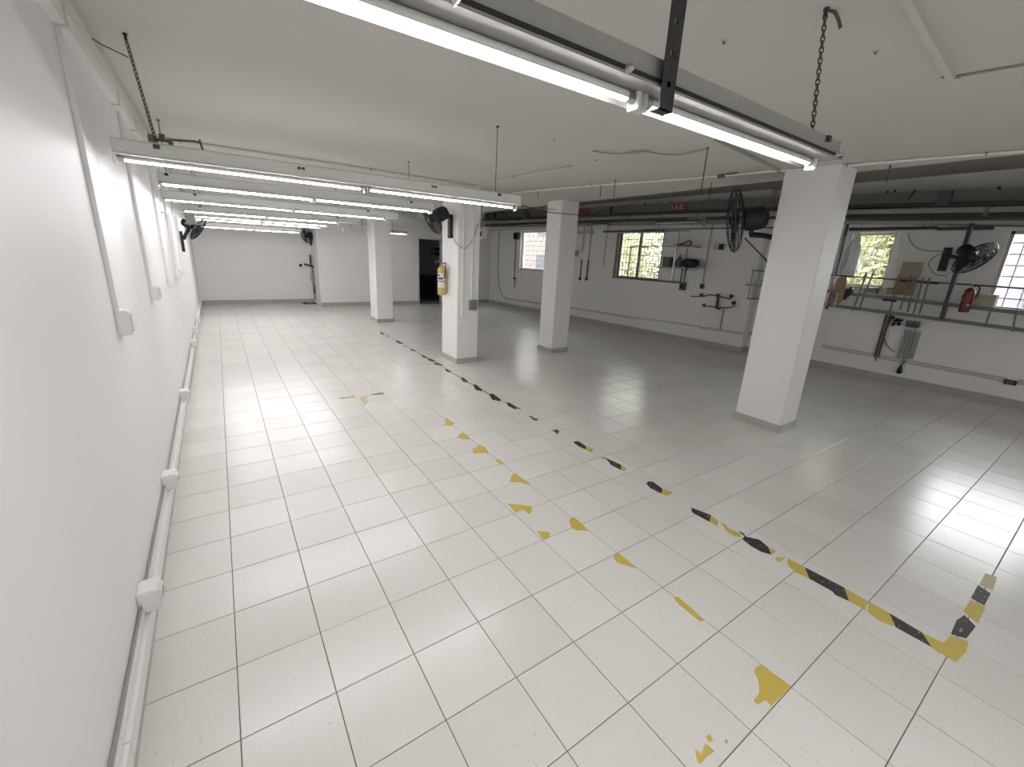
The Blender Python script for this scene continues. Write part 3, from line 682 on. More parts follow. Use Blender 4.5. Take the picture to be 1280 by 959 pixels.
# ------------------------------------------------------------------ wall fans
def fan(label, hub, axis, D, mount, mount_n, blade_n=3, ms=1.0, mat='darkfan', high=False):
    """hub: centre of the cage; axis: direction it blows; mount: point on the wall or column"""
    hub = Vector(hub); a = Vector(axis).normalized(); R = D / 2
    t = thing('wall_fan', label, 'fan', mount)
    u = Vector((0, 0, 1)); u = (u - a * u.dot(a)).normalized(); w = a.cross(u)
    def ring(r, off, th, mb): mb.tube([hub + a * off + (u * math.cos(k * math.pi / 16) + w * math.sin(k * math.pi / 16)) * r for k in range(32)], th, 5, closed=True)
    fg = MB(); bgd = MB()
    for r, off in ((R, 0), (R * .93, .030 * D / .6), (R * .72, .055 * D / .6), (R * .45, .070 * D / .6), (R * .2, .076 * D / .6)): ring(r, off, .0035 if r < R else .007, fg)
    for r, off in ((R * .93, -.030 * D / .6), (R * .72, -.055 * D / .6), (R * .45, -.066 * D / .6)): ring(r, off, .0035, bgd)
    ns = 44
    for k in range(ns):
        t0 = 2 * math.pi * k / ns; dr = u * math.cos(t0) + w * math.sin(t0)
        for sgn, mb in ((1, fg), (-1, bgd)):
            mb.tube([hub + dr * R, hub + dr * R * .93 + a * sgn * .030 * D / .6, hub + dr * R * .72 + a * sgn * .055 * D / .6, hub + dr * R * .4 + a * sgn * .070 * D / .6, hub + dr * R * .12 + a * sgn * .076 * D / .6], .0022, 4)
    fgo = fg.build('front_guard', mat, t); bgd.build('rear_guard', mat, t)
    MB().lathe([(R * .02, .080 * D / .6), (R * .18, .078 * D / .6), (R * .2, .072 * D / .6)], hub, a, 14).build('guard_badge', 'greybox', fgo)
    bl_ = MB()
    for k in range(blade_n):
        t0 = 2 * math.pi * k / blade_n + .5
        pts = []
        for rr, wd, tw in ((.12, .10, .5), (.4, .30, .42), (.7, .42, .34), (.88, .36, .28)):
            for s_ in (-1, 1):
                th = t0 + s_ * wd * .9; dr = u * math.cos(th) + w * math.sin(th)
                pts.append(hub + dr * R * rr + a * (s_ * tw * .06 * D / .6))
        o0 = len(bl_.v); bl_.v += pts
        for q in range(3): bl_.f.append((o0 + 2 * q, o0 + 2 * q + 1, o0 + 2 * q + 3, o0 + 2 * q + 2))
    ob = bl_.build('blades', mat, t)
    md = ob.modifiers.new('thick', 'SOLIDIFY'); md.thickness = .003
    MB().lathe([(.03, .06), (.055, .04), (.055, -.03)], hub, a, 14).build('hub', mat, t, smooth=True)
    mo = hub - a * (.07 + .02 * ms)
    mot = MB().lathe([(r_ * ms, h_ * ms) for r_, h_ in ((.06, .02), (.085, 0), (.09, -.05), (.085, -.12), (.06, -.15), (.02, -.16))], mo, a, 18).build('motor', 'black', t, smooth=True)
    mount = Vector(mount); mn = Vector(mount_n).normalized()
    j = mo - a * .08 - Vector((0, 0, .12 * ms))
    k1 = mount + mn * .05 + Vector((0, 0, .0))
    if high: j = mo - a * .12; k1 = mount + mn * .04 + Vector((0, 0, .10))
    else: MB().tube([mo - a * .08, j], .022, 8).build('neck', 'black', t)
    MB().tube(smooth_pts([j, j * .5 + k1 * .5 + Vector((0, 0, .01)), k1], 4), .028, 8).build('arm', 'black', t, smooth=True)
    sd = mn.cross(Vector((0, 0, 1)))
    MB().obox(mount + mn * .02 - Vector((0, 0, .05)), sd, mn, (0, 0, 1), .045, .022, .17).build('wall_plate', 'black', t)
    MB().obox(mo - a * .06 + sd * .09 * ms, sd, a, (0, 0, 1), .002, .03 * ms, .018 * ms).build('rating_plate', 'label', mot)
    return t
fan('black fan on a bracket from the column with the yellow extinguisher', (2.78, 4.62, 2.20), (-.88, .05, -.45), .46, (3.17, 4.78, 2.17), (-1, 0, 0), ms=1.1, high=True)
fan('large black fan seen edge-on behind the largest column', (4.93, 1.32, 2.22), (-.492, .86, -.14), .68, (5.25, .95, 2.05), (0, 1, 0), ms=1.4)
fan('dark fan reaching out from the left wall near the end wall', (-.09, 7.9, 1.93), (.75, -.1, -.5), .42, (wl(8.1), 8.1, 1.76), (1, 0, 0))
fan('small dark fan high beside the end wall corner', (2.40, 12.85, 2.02), (-.8, -.6, -.2), .42, (2.56, 13.1, 1.98), (-1, 0, 0))
fan('black fan drooping beside the window at the right edge', (8.78, .04, 1.99), (-.35, -.75, -.62), .50, (WN, .42, 2.03), (-1, 0, 0))
conduit('fan_cord', 'dark cord looping below the fan beside the right edge window', 'cord', smooth_pts([(9.0, .38, 2.08), (8.98, .50, 2.0), (8.97, .52, 1.88), (8.98, .42, 1.76), (9.0, .30, 1.74)]), .005, 'wire', n=5)
conduit('fan_cord', 'grey cord hanging across the faces of the extinguisher column', 'cord', smooth_pts([(3.155, 4.70, 2.00), (3.15, 4.62, 1.90), (3.20, 4.535, 1.83), (3.30, 4.535, 1.82), (3.43, 4.535, 1.98), (3.50, 4.54, 2.18)]), .006, 'greywire', n=5)
conduit('fan_cord', 'black cord dropping behind the largest column from its fan', 'cord', smooth_pts([(5.12, 1.28, 2.05), (5.28, 1.2, 1.92), (5.36, 1.1, 1.80), (5.42, 1.0, 1.6)]), .007, 'black', n=5)
conduit('fan_cord', 'thin cable drooping from the near rail to the right edge fan', 'cord', smooth_pts([(9.2, .93, 2.36), (9.2, .86, 2.22), (9.2, .70, 2.11), (9.2, .42, 2.10)]), .005, 'wire', n=5)

# ------------------------------------------------------------------ fittings on the extinguisher column
def extinguisher(label, base, h, r, body, lab_dir, labels=True):
    t = thing('fire_extinguisher', label, 'extinguisher', base); b_ = Vector(base)
    cyl = MB().lathe([(r * .9, 0), (r, .015), (r, h * .78), (r * .9, h * .86), (r * .55, h * .92), (r * .3, h * .94)], b_, n=18).build('cylinder', body, t, smooth=True)
    MB().lathe([(r * .28, h * .93), (r * .28, h * 1.0), (r * .2, h * 1.02)], b_, n=10).build('valve', 'steel', t)
    MB().bar(b_ + Vector((0, 0, h * 1.02)), b_ + Vector((lab_dir[0] * .0 - .11, 0, h * 1.04)), .015, .012).bar(b_ + Vector((0, 0, h * 1.06)), b_ + Vector((-.09, 0, h * 1.10)), .015, .010).build('handle', 'greybox', t)
    MB().tube(smooth_pts([b_ + Vector((.01, -.01, h)), b_ + Vector((.02, -r * 1.1, h * 1.02)), b_ + Vector((.01, -r * 1.5, h * .85)), b_ + Vector((0, -r * 1.25, h * .55))]), .009, 7).build('hose', 'black', t, smooth=True)
    ld = Vector((*lab_dir, 0)).normalized(); sd = Vector((-ld.y, ld.x, 0))
    def patch(z0, z1, hw, mat, nm, k=1.01, c0=0):
        mb = MB(); N = 8
        for i in range(N + 1):
            th = c0 + (-hw + 2 * hw * i / N); d = ld * math.cos(th) + sd * math.sin(th)
            mb.v += [b_ + d * r * k + Vector((0, 0, z0)), b_ + d * r * k + Vector((0, 0, z1))]
        mb.f = [(2 * i, 2 * i + 2, 2 * i + 3, 2 * i + 1) for i in range(N)]
        return mb.build(nm, mat, cyl, smooth=True)
    if labels:
        patch(h * .46, h * .70, 1.0, 'label', 'label'); patch(h * .24, h * .42, 1.0, 'label', 'label')
        patch(h * .60, h * .66, .30, 'ink', 'print', 1.02, -.5); patch(h * .50, h * .56, .6, 'ink', 'print', 1.02)
        patch(h * .43, h * .45, 1.0, 'ink', 'print', 1.02)
    else: patch(h * .25, h * .31, .25, 'label', 'label')
    MB().obox(b_ - ld * (r + .012) + Vector((0, 0, h * .6)), sd, ld, (0, 0, 1), r * .6, .012, .02).build('wall_hook', 'darksteel', t)
    return t
extinguisher('yellow fire extinguisher with white label hung on the column', (3.085, 4.93, 1.075), .49, .068, 'yellowext', (-.75, -.66))
def col_pipe(x, z0, z1, label, r=.012):
    t = thing('column_conduit', label, 'conduit', (x, 4.55, z0)); MB().tube([(x, 4.538, z0), (x, 4.538, z1)], r, 8).build('pipe', 'column', t, smooth=True)
    MB().lathe([(r + .004, 0), (r + .004, .03)], (x, 4.538, z0), n=10).build('end_socket', 'plastic', t)
    for z in (z0 + .5, z0 + 1.2): MB().box((x - .025, 4.535, z), (x + .025, 4.55, z + .012)).build('clip', 'plastic', t)
col_pipe(3.252, .76, CEIL, 'left white conduit running down the extinguisher column')
col_pipe(3.415, 1.05, CEIL, 'right white conduit ending at the grey box on the extinguisher column')
t = thing('junction_box', 'grey-green junction box low on the column under the right conduit', 'box', (3.44, 4.55, .87))
MB().bbox((3.37, 4.49, .87), (3.50, 4.55, 1.03), .008).build('body', 'greenbox', t)
MB().bbox((3.385, 4.483, .885), (3.485, 4.49, 1.015), .003).build('lid', 'greenbox', t)
t = thing('control_pendant', 'white switch pendant hanging right of the extinguisher column on red wires', 'switch', (3.85, 5.0, 2.0))
MB().bbox((3.82, 4.97, 1.98), (3.93, 5.03, 2.16), .01).build('case', 'label', t)
MB().bbox((3.765, 4.98, 2.02), (3.82, 5.02, 2.10), .006).build('side_box', 'black', t)
for dx in (0, .03, .06): MB().tube([(3.79 + dx, 5.0, 2.16), (3.76 + dx * 1.2, 5.02, 2.4), (3.78 + dx, 5.0, CEIL)], .005, 5).build('wire', 'redcable', t)
for z in (2.03, 2.11): MB().lathe([(.018, 0), (.016, .01)], (3.845, 4.97, z), (0, -1, 0), 10).build('button', 'reflector', t)

# ------------------------------------------------------------------ overhead tracks along the right wall
def rz(y, pts):          # height of a track at y
    ks = sorted(pts)
    if y <= ks[0][0]: return ks[0][1] + (y - ks[0][0]) * .03
    for (a, b_), (c, d) in zip(ks, ks[1:]):
        if y <= c: return b_ + (d - b_) * (y - a) / (c - a)
    return ks[-1][1]
def rx(y, off): return (WN - .3 - off) if y < 1.5 else (WN - .3 - off) + (wf(3.5) - .3 - (WN - .3)) * min(1, (y - 1.5) / 2.0) + (-.067 * (y - 3.5) if y > 3.5 else 0)
def track(name, label, cat, y0, y1, zp, w, h, mat, off=0, step=2.0, ends=True, piece='length'):
    t = thing(name, label, cat, (rx((y0 + y1) / 2, off), (y0 + y1) / 2, rz((y0 + y1) / 2, zp) - h / 2))
    y = y0
    while y < y1 - .01:
        yb = min(y + step, y1)
        MB().bar((rx(y, off), y + .003, rz(y, zp)), (rx(yb, off), yb - .003, rz(yb, zp)), w, h).build(piece, mat, t)
        y = yb
    return t
PAN = [(-.5, 2.765), (1.3, 2.858), (3.8, 2.90), (7.2, 2.94), (12.2, 3.0)]
R1 = [(-.5, 2.655), (1.3, 2.758), (3.8, 2.802), (7.2, 2.839), (12.2, 2.90)]
R2 = [(-.5, 2.605), (1.3, 2.685), (3.8, 2.73), (7.2, 2.77), (12.2, 2.81)]
R3 = [(-.5, 2.545), (1.3, 2.612), (3.8, 2.672), (7.2, 2.70), (12.2, 2.72)]
R4 = [(-.5, 2.45), (1.3, 2.508), (3.8, 2.60), (7.2, 2.60), (12.2, 2.62)]
R5 = [(-.5, 2.35), (1.3, 2.398), (3.8, 2.456), (7.2, 2.428), (12.2, 2.53)]
pt = track('busbar_duct', 'long grey-green metal duct high along the window wall', 'duct', -2.6, 12.2, PAN, .05, .185, 'galv', .03, step=1.55, piece='duct_panel')
for y, dz in ((12.0, 0), (9.8, 0), (6.6, 0), (3.55, 0), (.55, 0), (-.55, 0)):
    z = rz(y, PAN); x = rx(y, .03)
    MB().bbox((x - .10, y - .07, z - .10), (x - .02, y + .07, z + .085), .008).build('tap_off_box', 'greybox', pt)
for y in (5.6, 4.95, 2.7, 1.15, .05):
    z = rz(y, PAN) + .09; x = rx(y, .03); MB().lathe([(.015, 0), (.02, .012), (.008, .04)], (x - .02, y, z), n=8).build('bolt', 'darksteel', pt)
for y in (1.30, .98):
    z = rz(y, PAN); x = rx(y, .06); MB().bar((x, y, z - .1), (x - .02, y - .08, z + .11), .012, .02, (0, 1, 0)).build('strap', 'black', pt)
def sticker(y0, y1, label, mats, strokes, parent=None):
    x = rx((y0 + y1) / 2, .058); z = rz((y0 + y1) / 2, PAN)
    t = thing('sticker', label, 'sticker', (x, (y0 + y1) / 2, z - .06))
    h = .072
    MB().box((x - .002, y0, z - h), (x + .001, y1, z + h)).build('sheet', mats[0], t)
    for (a, b_, c, d) in strokes:   # along the sticker 0..1 seen left to right (y falling), height -1..1
        ya = y1 + (y0 - y1) * a; yb = y1 + (y0 - y1) * c
        MB().bar((x - .003, ya, z + b_ * h), (x - .003, yb, z + d * h), .012, .002, (1, 0, 0)).build('stroke', mats[1], t)
    return t
sticker(4.55, 5.0, 'red sticker with pale lettering on the duct above the wide window', ('redink', 'label'), [(.12, -.7, .25, .6), (.25, .6, .38, -.7), (.16, -.1, .34, -.1), (.55, .6, .45, .1), (.45, .1, .6, -.2), (.6, -.2, .48, -.7), (.72, .6, .72, -.7), (.72, .6, .9, .3), (.72, -.1, .9, -.6)])
sticker(2.62, 2.98, 'grey sticker with slanted red strokes beside the largest column', ('galv', 'redink'), [(.1, -.7, .3, .8), (.3, -.7, .5, .8), (.45, .8, .6, -.7), (.62, -.7, .82, .8), (.82, -.7, .98, .8)])
sticker(.62, .86, 'orange worn sticker on the near part of the duct', ('galv', 'orange'), [(.1, .4, .9, .4), (.1, 0, .9, 0), (.3, -.4, .9, -.4), (.2, -.2, .5, .3)])
sticker(7.3, 8.0, 'dark red sticker on the duct next to the bare column', ('redtool', 'redink'), [(.2, .5, .8, .5), (.2, -.5, .8, -.5)])
track('overhead_rail', 'dark steel rail directly under the long duct', 'rail', -2.6, 12.2, R1, .12, .055, 'darksteel', .06, step=3.7)
track('overhead_pipe', 'light grey pipe along the tracks below the dark rail', 'pipe', -2.6, 12.2, R2, .06, .065, 'greypipe', .0, step=3)
track('overhead_rail', 'lower dark rail under the light grey pipe', 'rail', -2.6, 12.2, R3, .07, .05, 'darksteel', .0, step=3.7)
track('overhead_rail', 'pale flat rail of the tracks near the window tops', 'rail', -2.6, 1.9, R4, .06, .05, 'greypipe', .0, step=2.2)
track('cable_tray', 'dark metal cable tray behind the near rails', 'tray', -2.6, 1.75, [(-.5, 2.52), (1.3, 2.62), (1.75, 2.64)], .02, .24, 'galv', -.14, step=1.1, piece='tray_panel')  # added dark plate stands in for shade on the wall
track('cable_tray', 'greenish metal cable tray behind the far rails', 'tray', 3.2, 12.1, [(3.2, 2.66), (12.1, 2.76)], .02, .22, 'oldpanel', -.14, step=1.8, piece='tray_panel')  # added greenish plate, coloured like the wall in shade
track('overhead_rail', 'thin dark rail above the small black wall box', 'rail', 2.7, 5.6, [(2.7, 2.46), (5.6, 2.47)], .03, .02, 'darksteel', .0, step=3)
track('overhead_rail', 'thin dark rail at the far corner over the farthest window', 'rail', 8.4, 12.1, [(8.4, 2.56), (12.1, 2.56)], .03, .025, 'greypipe', .0, step=2)
for lb, y0, y1, zz, mt_ in (('unlit batten hanging across the top of the wide window', 5.05, 6.78, 2.44, 'greybox'), ('unlit batten hanging just right of the bare column', 7.18, 7.85, 2.43, 'oldplastic'),
                       ('unlit batten above the small leafy window', .55, 1.62, 2.415, 'darksteel'), ('unlit batten ending at the right edge fan', -.02, .55, 2.40, 'darksteel')):
    t = thing('batten_lamp', lb, 'lamp', (rx(y0, 0), (y0 + y1) / 2, zz - .05))
    x0_, x1_ = rx(y0, 0), rx(y1, 0)
    MB().bar((x0_, y0, zz), (x1_, y1, zz), .06, .045).build('body', mt_, t)
    MB().tube([(x0_, y0 + .03, zz - .036), (x1_, y1 - .03, zz - .036)], .013, 8).build('tube', 'reflector', t, smooth=True)
    for y in (y0 + .15, y1 - .15): MB().tube([(rx(y, 0), y, zz + .02), (rx(y, 0), y, rz(y, R3))], .004, 5).build('hanger', 'wire', t)
for lb, y0, y1 in (('short pale lamp glowing dully under the tracks left of the wide window', 6.65, 7.15), ('pale lamp strip under the tracks above the wide window', 4.25, 5.25)):
    z = rz(y0, R4) + .0; t = thing('batten_lamp', lb, 'lamp', (rx(y0, .03), (y0 + y1) / 2, z - .03))
    MB().bar((rx(y0, .03), y0, z + .03), (rx(y1, .03), y1, z + .03), .05, .03).build('body', 'darksteel', t)
    MB().tube([(rx(y0, .03), y0 + .02, z), (rx(y1, .03), y1 - .02, z)], .016, 8).build('tube', 'label', t, smooth=True)
t = thing('support_bracket', 'grey bracket hanging from the tracks left of the black fan', 'bracket', (rx(4.1, 0), 4.1, 2.5))
MB().bar((rx(4.1, .02), 4.1, 2.68), (rx(4.1, .02), 4.1, 2.50), .02, .05, (0, 1, 0)).build('upright', 'greypipe', t)
MB().bar((rx(4.5, .02), 4.5, 2.67), (rx(4.1, .02), 4.1, 2.67), .02, .03).build('arm', 'greypipe', t)
for y, lb in ((12.0, 'stub post on the tracks closest to the far corner'), (11.55, 'second stub post on the tracks from the far corner'), (9.85, 'stub post on the tracks left of the bare column')):
    t = thing('stub_post', lb, 'post', (rx(y, .05), y, rz(y, R1)))
    MB().bar((rx(y, .09), y, rz(y, R1)), (rx(y, .09), y, rz(y, R1) + .20), .06, .10, (0, 1, 0)).build('post', 'darksteel', t)
    MB().bar((rx(y, .13), y - .1, rz(y, R1) + .0), (rx(y, .13), y + .1, rz(y, R1) + .0), .03, .04).build('clamp', 'galv', t)
for y in (11.0, 10.3, 8.9, 6.0, 4.3, 2.9, 1.25, .1):
    t = thing('rail_hanger', {11.0: 'rail hanger plate near the far corner', 10.3: 'rail hanger plate over the farthest window', 8.9: 'rail hanger plate behind the bare column', 6.0: 'rail hanger plate above the middle of the wide window',
                              4.3: 'rail hanger plate between the wide window and the black wall box', 2.9: 'rail hanger plate next to the largest column', 1.25: 'rail hanger plate above the small leafy window', .1: 'rail hanger plate above the steel rack post'}[y], 'bracket', (rx(y, 0), y, rz(y, R3) - .02))
    MB().bar((rx(y, .03), y, rz(y, R3) - .02), (rx(y, .03), y, rz(y, R1)), .012, .04, (0, 1, 0)).build('plate', 'galv', t)
    MB().bar((rx(y, -.0), y, rz(y, R1) + .02), ((WN if y < 3 else wf(y)), y, rz(y, R1) + .02), .03, .03).build('arm', 'galv', t)

# ------------------------------------------------------------------ services on the far part of the right wall
def wsocket(y, z, label, shape='box', size=.07, mat='greybox', pipe=None, pmat='greypipe', pr=.009, bend=None):
    t = thing('wall_socket', label, 'socket', (wf(y), y, z))
    MB().bbox((wf(y, .05), y - size / 2, z - size * .6), (wf(y), y + size / 2, z + size * .6), .01).build('box', mat, t)
    MB().lathe([(size * .36, 0), (size * .3, .012), (size * .12, .012)], (wf(y, .05), y, z), (-1, -.067, 0), 12).build('face', 'black', t)
    if pipe:
        pts = [(wf(y, .02), y, z + size * .5), (wf(pipe[0], .02), pipe[0], pipe[1])]
        MB().tube(pts, pr, 7).build('conduit', pmat, t, smooth=True)
    return t
wsocket(7.75, 1.19, 'left of two dark sockets hanging right of the bare column', pipe=(7.75, 1.73), pmat='darksteel', pr=.014)
wsocket(7.505, 1.20, 'right of two dark sockets hanging right of the bare column', pipe=(7.50, 1.72), pmat='darksteel', pr=.018)
conduit('wall_conduit', 'thin grey conduit above the right dark socket', 'conduit', [(wf(7.5, .02), 7.5, 1.72), (wf(7.5, .02), 7.49, 2.6)], .009, 'greypipe')
t = thing('wall_socket', 'yellowish socket with bent conduit right of the bare column', 'socket', (wf(7.95), 7.95, 1.84))
MB().bbox((wf(7.95, .05), 7.90, 1.82), (wf(7.95), 8.02, 1.96), .012).build('box', 'yellowsock', t)
MB().tube([(wf(7.9, .03), 7.9, 1.93), (wf(7.78, .03), 7.78, 1.95), (wf(7.75, .03), 7.75, 2.0), (wf(7.74, .03), 7.74, 2.6)], .014, 7).build('conduit', 'oldplastic', t, smooth=True)
conduit('wall_conduit', 'thin bare wire hanging between the two sockets and the wide window', 'conduit', [(wf(6.93, .02), 6.93, 2.6), (wf(6.94, .02), 6.94, 1.55)], .006, 'wire')
t = wsocket(4.56, 1.24, 'large round dark socket under the near corner of the wide window', size=.15, pipe=(4.53, 1.7), pmat='darksteel', pr=.012)
wsocket(4.10, 1.28, 'dark square socket with tall conduit right of the wide window', size=.09, pipe=(4.10, 2.6))
t = thing('wall_box', 'small ivory wall box with a black face high beside the black fan', 'box', (wf(3.86), 3.86, 2.05))
MB().bbox((wf(3.86, .04), 3.74, 2.05), (wf(3.86), 3.98, 2.18), .006).build('box', 'oldplastic', t)
MB().bbox((wf(3.8, .07), 3.76, 2.06), (wf(3.8, .04), 3.86, 2.17), .006).build('face', 'black', t)
t = thing('pipe_manifold', 'dark manifold of valves and pipes on the wall left of the largest column', 'manifold', (wf(3.6), 3.6, .86))
X4 = lambda y, o=.06: wf(y, o)
MB().tube([(X4(4.3), 4.30, 1.04), (X4(4.0), 4.0, 1.07), (X4(3.85), 3.87, 1.12), (X4(3.4), 3.40, 1.07)], .012, 7).tube([(X4(3.85), 3.90, .87), (X4(3.6), 3.6, .87), (X4(3.4), 3.38, .90), (X4(3.3), 3.30, .95)], .012, 7).build('pipe', 'chain', t, smooth=True)
MB().tube([(X4(3.7), 3.68, 1.14), (X4(3.7), 3.67, .84)], .028, 9).build('riser', 'darksteel', t, smooth=True)
for y, z in ((4.05, 1.09), (3.62, .85), (3.95, .87), (3.68, 1.12)):
    MB().lathe([(.022, -.03), (.03, 0), (.022, .03)], (X4(y, .07), y, z), (0, 1, .2), 9).build('valve', 'chain', t, smooth=True)
    MB().bar((X4(y, .09), y - .05, z + .04), (X4(y, .09), y + .05, z + .02), .012, .014).build('lever', 'darksteel', t)
MB().lathe([(.035, 0), (.04, .02), (.02, .05)], (X4(3.42, .03), 3.42, 1.13), (-1, 0, 0), 12).lathe([(.035, 0), (.045, .03), (.03, .06)], (X4(3.33, .03), 3.34, 1.0), (-1, 0, 0), 12).build('gauge', 'black', t, smooth=True)
MB().tube([(wf(3.54, .02), 3.54, .86), (wf(3.54, .02), 3.54, .41)], .013, 8).build('supply_pipe', 'greypipe', t, smooth=True)
t = thing('wall_conduit', 'pale conduit running low along the right wall towards the far corner', 'conduit', (wf(6), 6, .30))
MB().tube([(wf(11.75, .02), 11.75, 2.6), (wf(11.75, .02), 11.75, 1.2), (wf(11.65, .02), 11.65, .7), (wf(11.5, .02), 11.45, .36), (wf(11.3, .02), 11.2, .26), (wf(9.7, .02), 9.7, .29), (wf(8.0, .02), 8.0, .33)], .014, 8).build('far_pipe', 'greypipe', t, smooth=True)
MB().bar((wf(8.0, .015), 8.0, .33), (wf(5.62, .015), 5.62, .35), .03, .045).build('raceway', 'palepipe', t)
MB().bar((wf(5.55, .015), 5.55, .365), (wf(4.0, .015), 4.0, .40), .03, .03).build('raceway', 'palepipe', t)
MB().bar((wf(4.0, .015), 4.0, .385), (wf(3.06, .015), 3.06, .40), .03, .05).build('raceway', 'palepipe', t)
MB().bar((WN - .015, 3.04, .40), (WN - .015, 1.94, .41), .03, .05).build('raceway', 'palepipe', t)
t = thing('wall_conduit', 'pale double conduit running low along the near right wall', 'conduit', (WN, .5, .38))
MB().bar((WN - .012, 1.69, .415), (WN - .012, -.60, .385), .024, .022).build('upper_pipe', 'palepipe', t)
MB().bar((WN - .012, 1.69, .375), (WN - .012, -.60, .345), .024, .022).build('lower_pipe', 'palepipe', t)
MB().bar((WN - .012, -.70, .375), (WN - .012, -2.6, .36), .024, .05).build('raceway', 'palepipe', t)
t = thing('junction_box', 'small black box on the low conduit at the right edge', 'box', (WN, -.63, .31))
MB().bbox((WN - .05, -.70, .31), (WN, -.58, .375), .006).build('body', 'black', t)
MB().bbox((WN - .056, -.68, .32), (WN - .05, -.60, .365), .002).build('lid', 'greybox', t)
# hanging switch by the far window
t = thing('cord_pendant', 'black twin box with a long hanging cord beside the farthest window', 'switch', (wf(10.7), 10.7, .7))
MB().bbox((wf(10.7, .10), 10.58, 2.26), (wf(10.7), 10.70, 2.48), .02).bbox((wf(10.7, .10), 10.73, 2.26), (wf(10.7), 10.87, 2.48), .02).build('body', 'black', t)
MB().tube([(wf(10.75, .05), 10.75, 2.28), (wf(10.75, .05), 10.75, 1.0)], .014, 7).build('cord', 'wire', t)
MB().lathe([(.02, 0), (.05, .03), (.02, .07)], (wf(10.73, .05), 10.73, .96), n=10).build('plug', 'black', t, smooth=True)
MB().tube([(wf(10.73, .05), 10.73, .96), (wf(10.73, .05), 10.73, .70)], .02, 7).build('tassel', 'greywire', t)

# shelf frame in front of the wide window
xs = lambda y, o=.26: wf(y, o)
t = thing('wall_shelf', 'thin metal shelf frame with shiny post before the wide window', 'shelf', (xs(4.9), 4.9, 1.36))
MB().bar((xs(5.9), 5.9, 2.09), (xs(4.19), 4.19, 2.11), .16, .018).build('upper_shelf', 'greypipe', t)
MB().bar((xs(5.2), 5.2, 1.635), (xs(4.13), 4.13, 1.65), .16, .018).build('lower_shelf', 'greypipe', t)
MB().bar((xs(4.69), 4.69, 1.36), (xs(4.69), 4.69, 2.42), .035, .035, (0, 1, 0)).build('post', 'steel', t)
MB().bar((xs(5.91), 5.91, 1.36), (xs(5.91), 5.91, 2.10), .02, .02, (0, 1, 0)).build('leg', 'greypipe', t)
MB().bar((xs(4.42), 4.42, 1.65), (xs(4.42), 4.42, 2.11), .012, .012, (0, 1, 0)).build('tie', 'greypipe', t)
MB().bar((xs(4.47), 4.47, 1.33), (xs(4.47), 4.47, 1.64), .02, .02, (0, 1, 0)).build('leg', 'darksteel', t)
for y, z in ((5.6, 2.08), (4.3, 2.10), (4.3, 1.64), (5.1, 1.63)): MB().bar((xs(y), y, z), (wf(y), y, z), .02, .02).build('bracket', 'greypipe', t)
t = thing('clamp_tool', 'red clamp tool lying on the upper thin shelf', 'tool', (xs(4.5), 4.5, 2.12))
MB().tube(smooth_pts([(xs(4.72), 4.72, 2.125), (xs(4.55), 4.55, 2.17), (xs(4.43), 4.42, 2.22), (xs(4.36), 4.36, 2.19), (xs(4.35), 4.35, 2.135)]), .016, 7).build('jaw', 'redtool', t, smooth=True)
MB().tube([(xs(4.75), 4.75, 2.135), (xs(4.35), 4.35, 2.13)], .012, 7).build('handle', 'redtool', t)
t = thing('rag_bundle', 'navy cloth bundle on the lower thin shelf', 'bundle', (xs(4.3), 4.3, 1.66))
bm_ = MB().lathe([(.02, -.18), (.09, -.14), (.11, 0), (.10, .12), (.05, .19)], (xs(4.3), 4.30, 1.755), (0, 1, .05), 14)
bm_.lathe([(.02, 0), (.06, .05), (.05, .12), (.01, .15)], (xs(4.35, .28), 4.35, 1.62), (0, .2, 1), 10)
R_ = random.Random(3)
for v in bm_.v: v += Vector((R_.uniform(-.015, .015), R_.uniform(-.015, .015), R_.uniform(-.015, .015)))
bm_.build('cloth', 'navy', t, smooth=True)
MB().tube([(xs(4.12), 4.12, 1.70), (xs(4.06), 4.05, 1.69)], .012, 6).build('knot', 'black', t)
t = thing('grey_bin', 'square dark grey box on the lower shelf left of the shiny post', 'box', (xs(4.85), 4.85, 1.655))
MB().bbox((xs(4.85) - .06, 4.76, 1.658), (xs(4.85) + .07, 4.96, 1.86), .01).build('body', 'greybox', t)
MB().bbox((xs(4.85) - .07, 4.75, 1.86), (xs(4.85) + .08, 4.97, 1.872), .004).build('lid', 'greybox', t)
t = thing('pointed_scoop', 'dark pointed container on the lower shelf right of the shiny post', 'container', (xs(4.58), 4.58, 1.66))
MB().lathe([(.08, 0), (.085, .06), (.06, .15), (.015, .24)], (xs(4.58), 4.58, 1.66), n=12).build('body', 'greybox', t, smooth=True)
MB().lathe([(.02, .235), (.008, .26)], (xs(4.58), 4.58, 1.66), n=8).build('tip', 'black', t)
# small frame on the recess edge by the largest column
t = thing('wall_rack', 'small metal rack on the wall just left of the largest column', 'rack', (WN - .3, 2.9, 1.1))
xr = WN - .32
MB().bar((xr, 3.12, 1.39), (xr, 2.72, 1.41), .10, .04).build('shelf', 'greypipe', t)
MB().bar((xr, 3.06, 1.68), (xr, 2.72, 1.66), .03, .018).build('upper_rail', 'darksteel', t)
MB().bar((xr, 3.06, 1.12), (xr, 2.72, 1.15), .03, .018).build('lower_rail', 'darksteel', t)
for y in (3.05, 2.93): MB().bar((xr, y, 1.12), (xr, y, 1.68), .014, .014, (0, 1, 0)).build('upright', 'greypipe', t)
MB().bar((xr, 2.78, 1.15), (xr, 2.78, 1.95), .035, .03, (0, 1, 0)).build('post', 'darksteel', t)
MB().lathe([(.02, 0), (.026, .03), (.012, .05)], (xr - .02, 2.85, 1.42), n=8).build('cup', 'reflector', t)
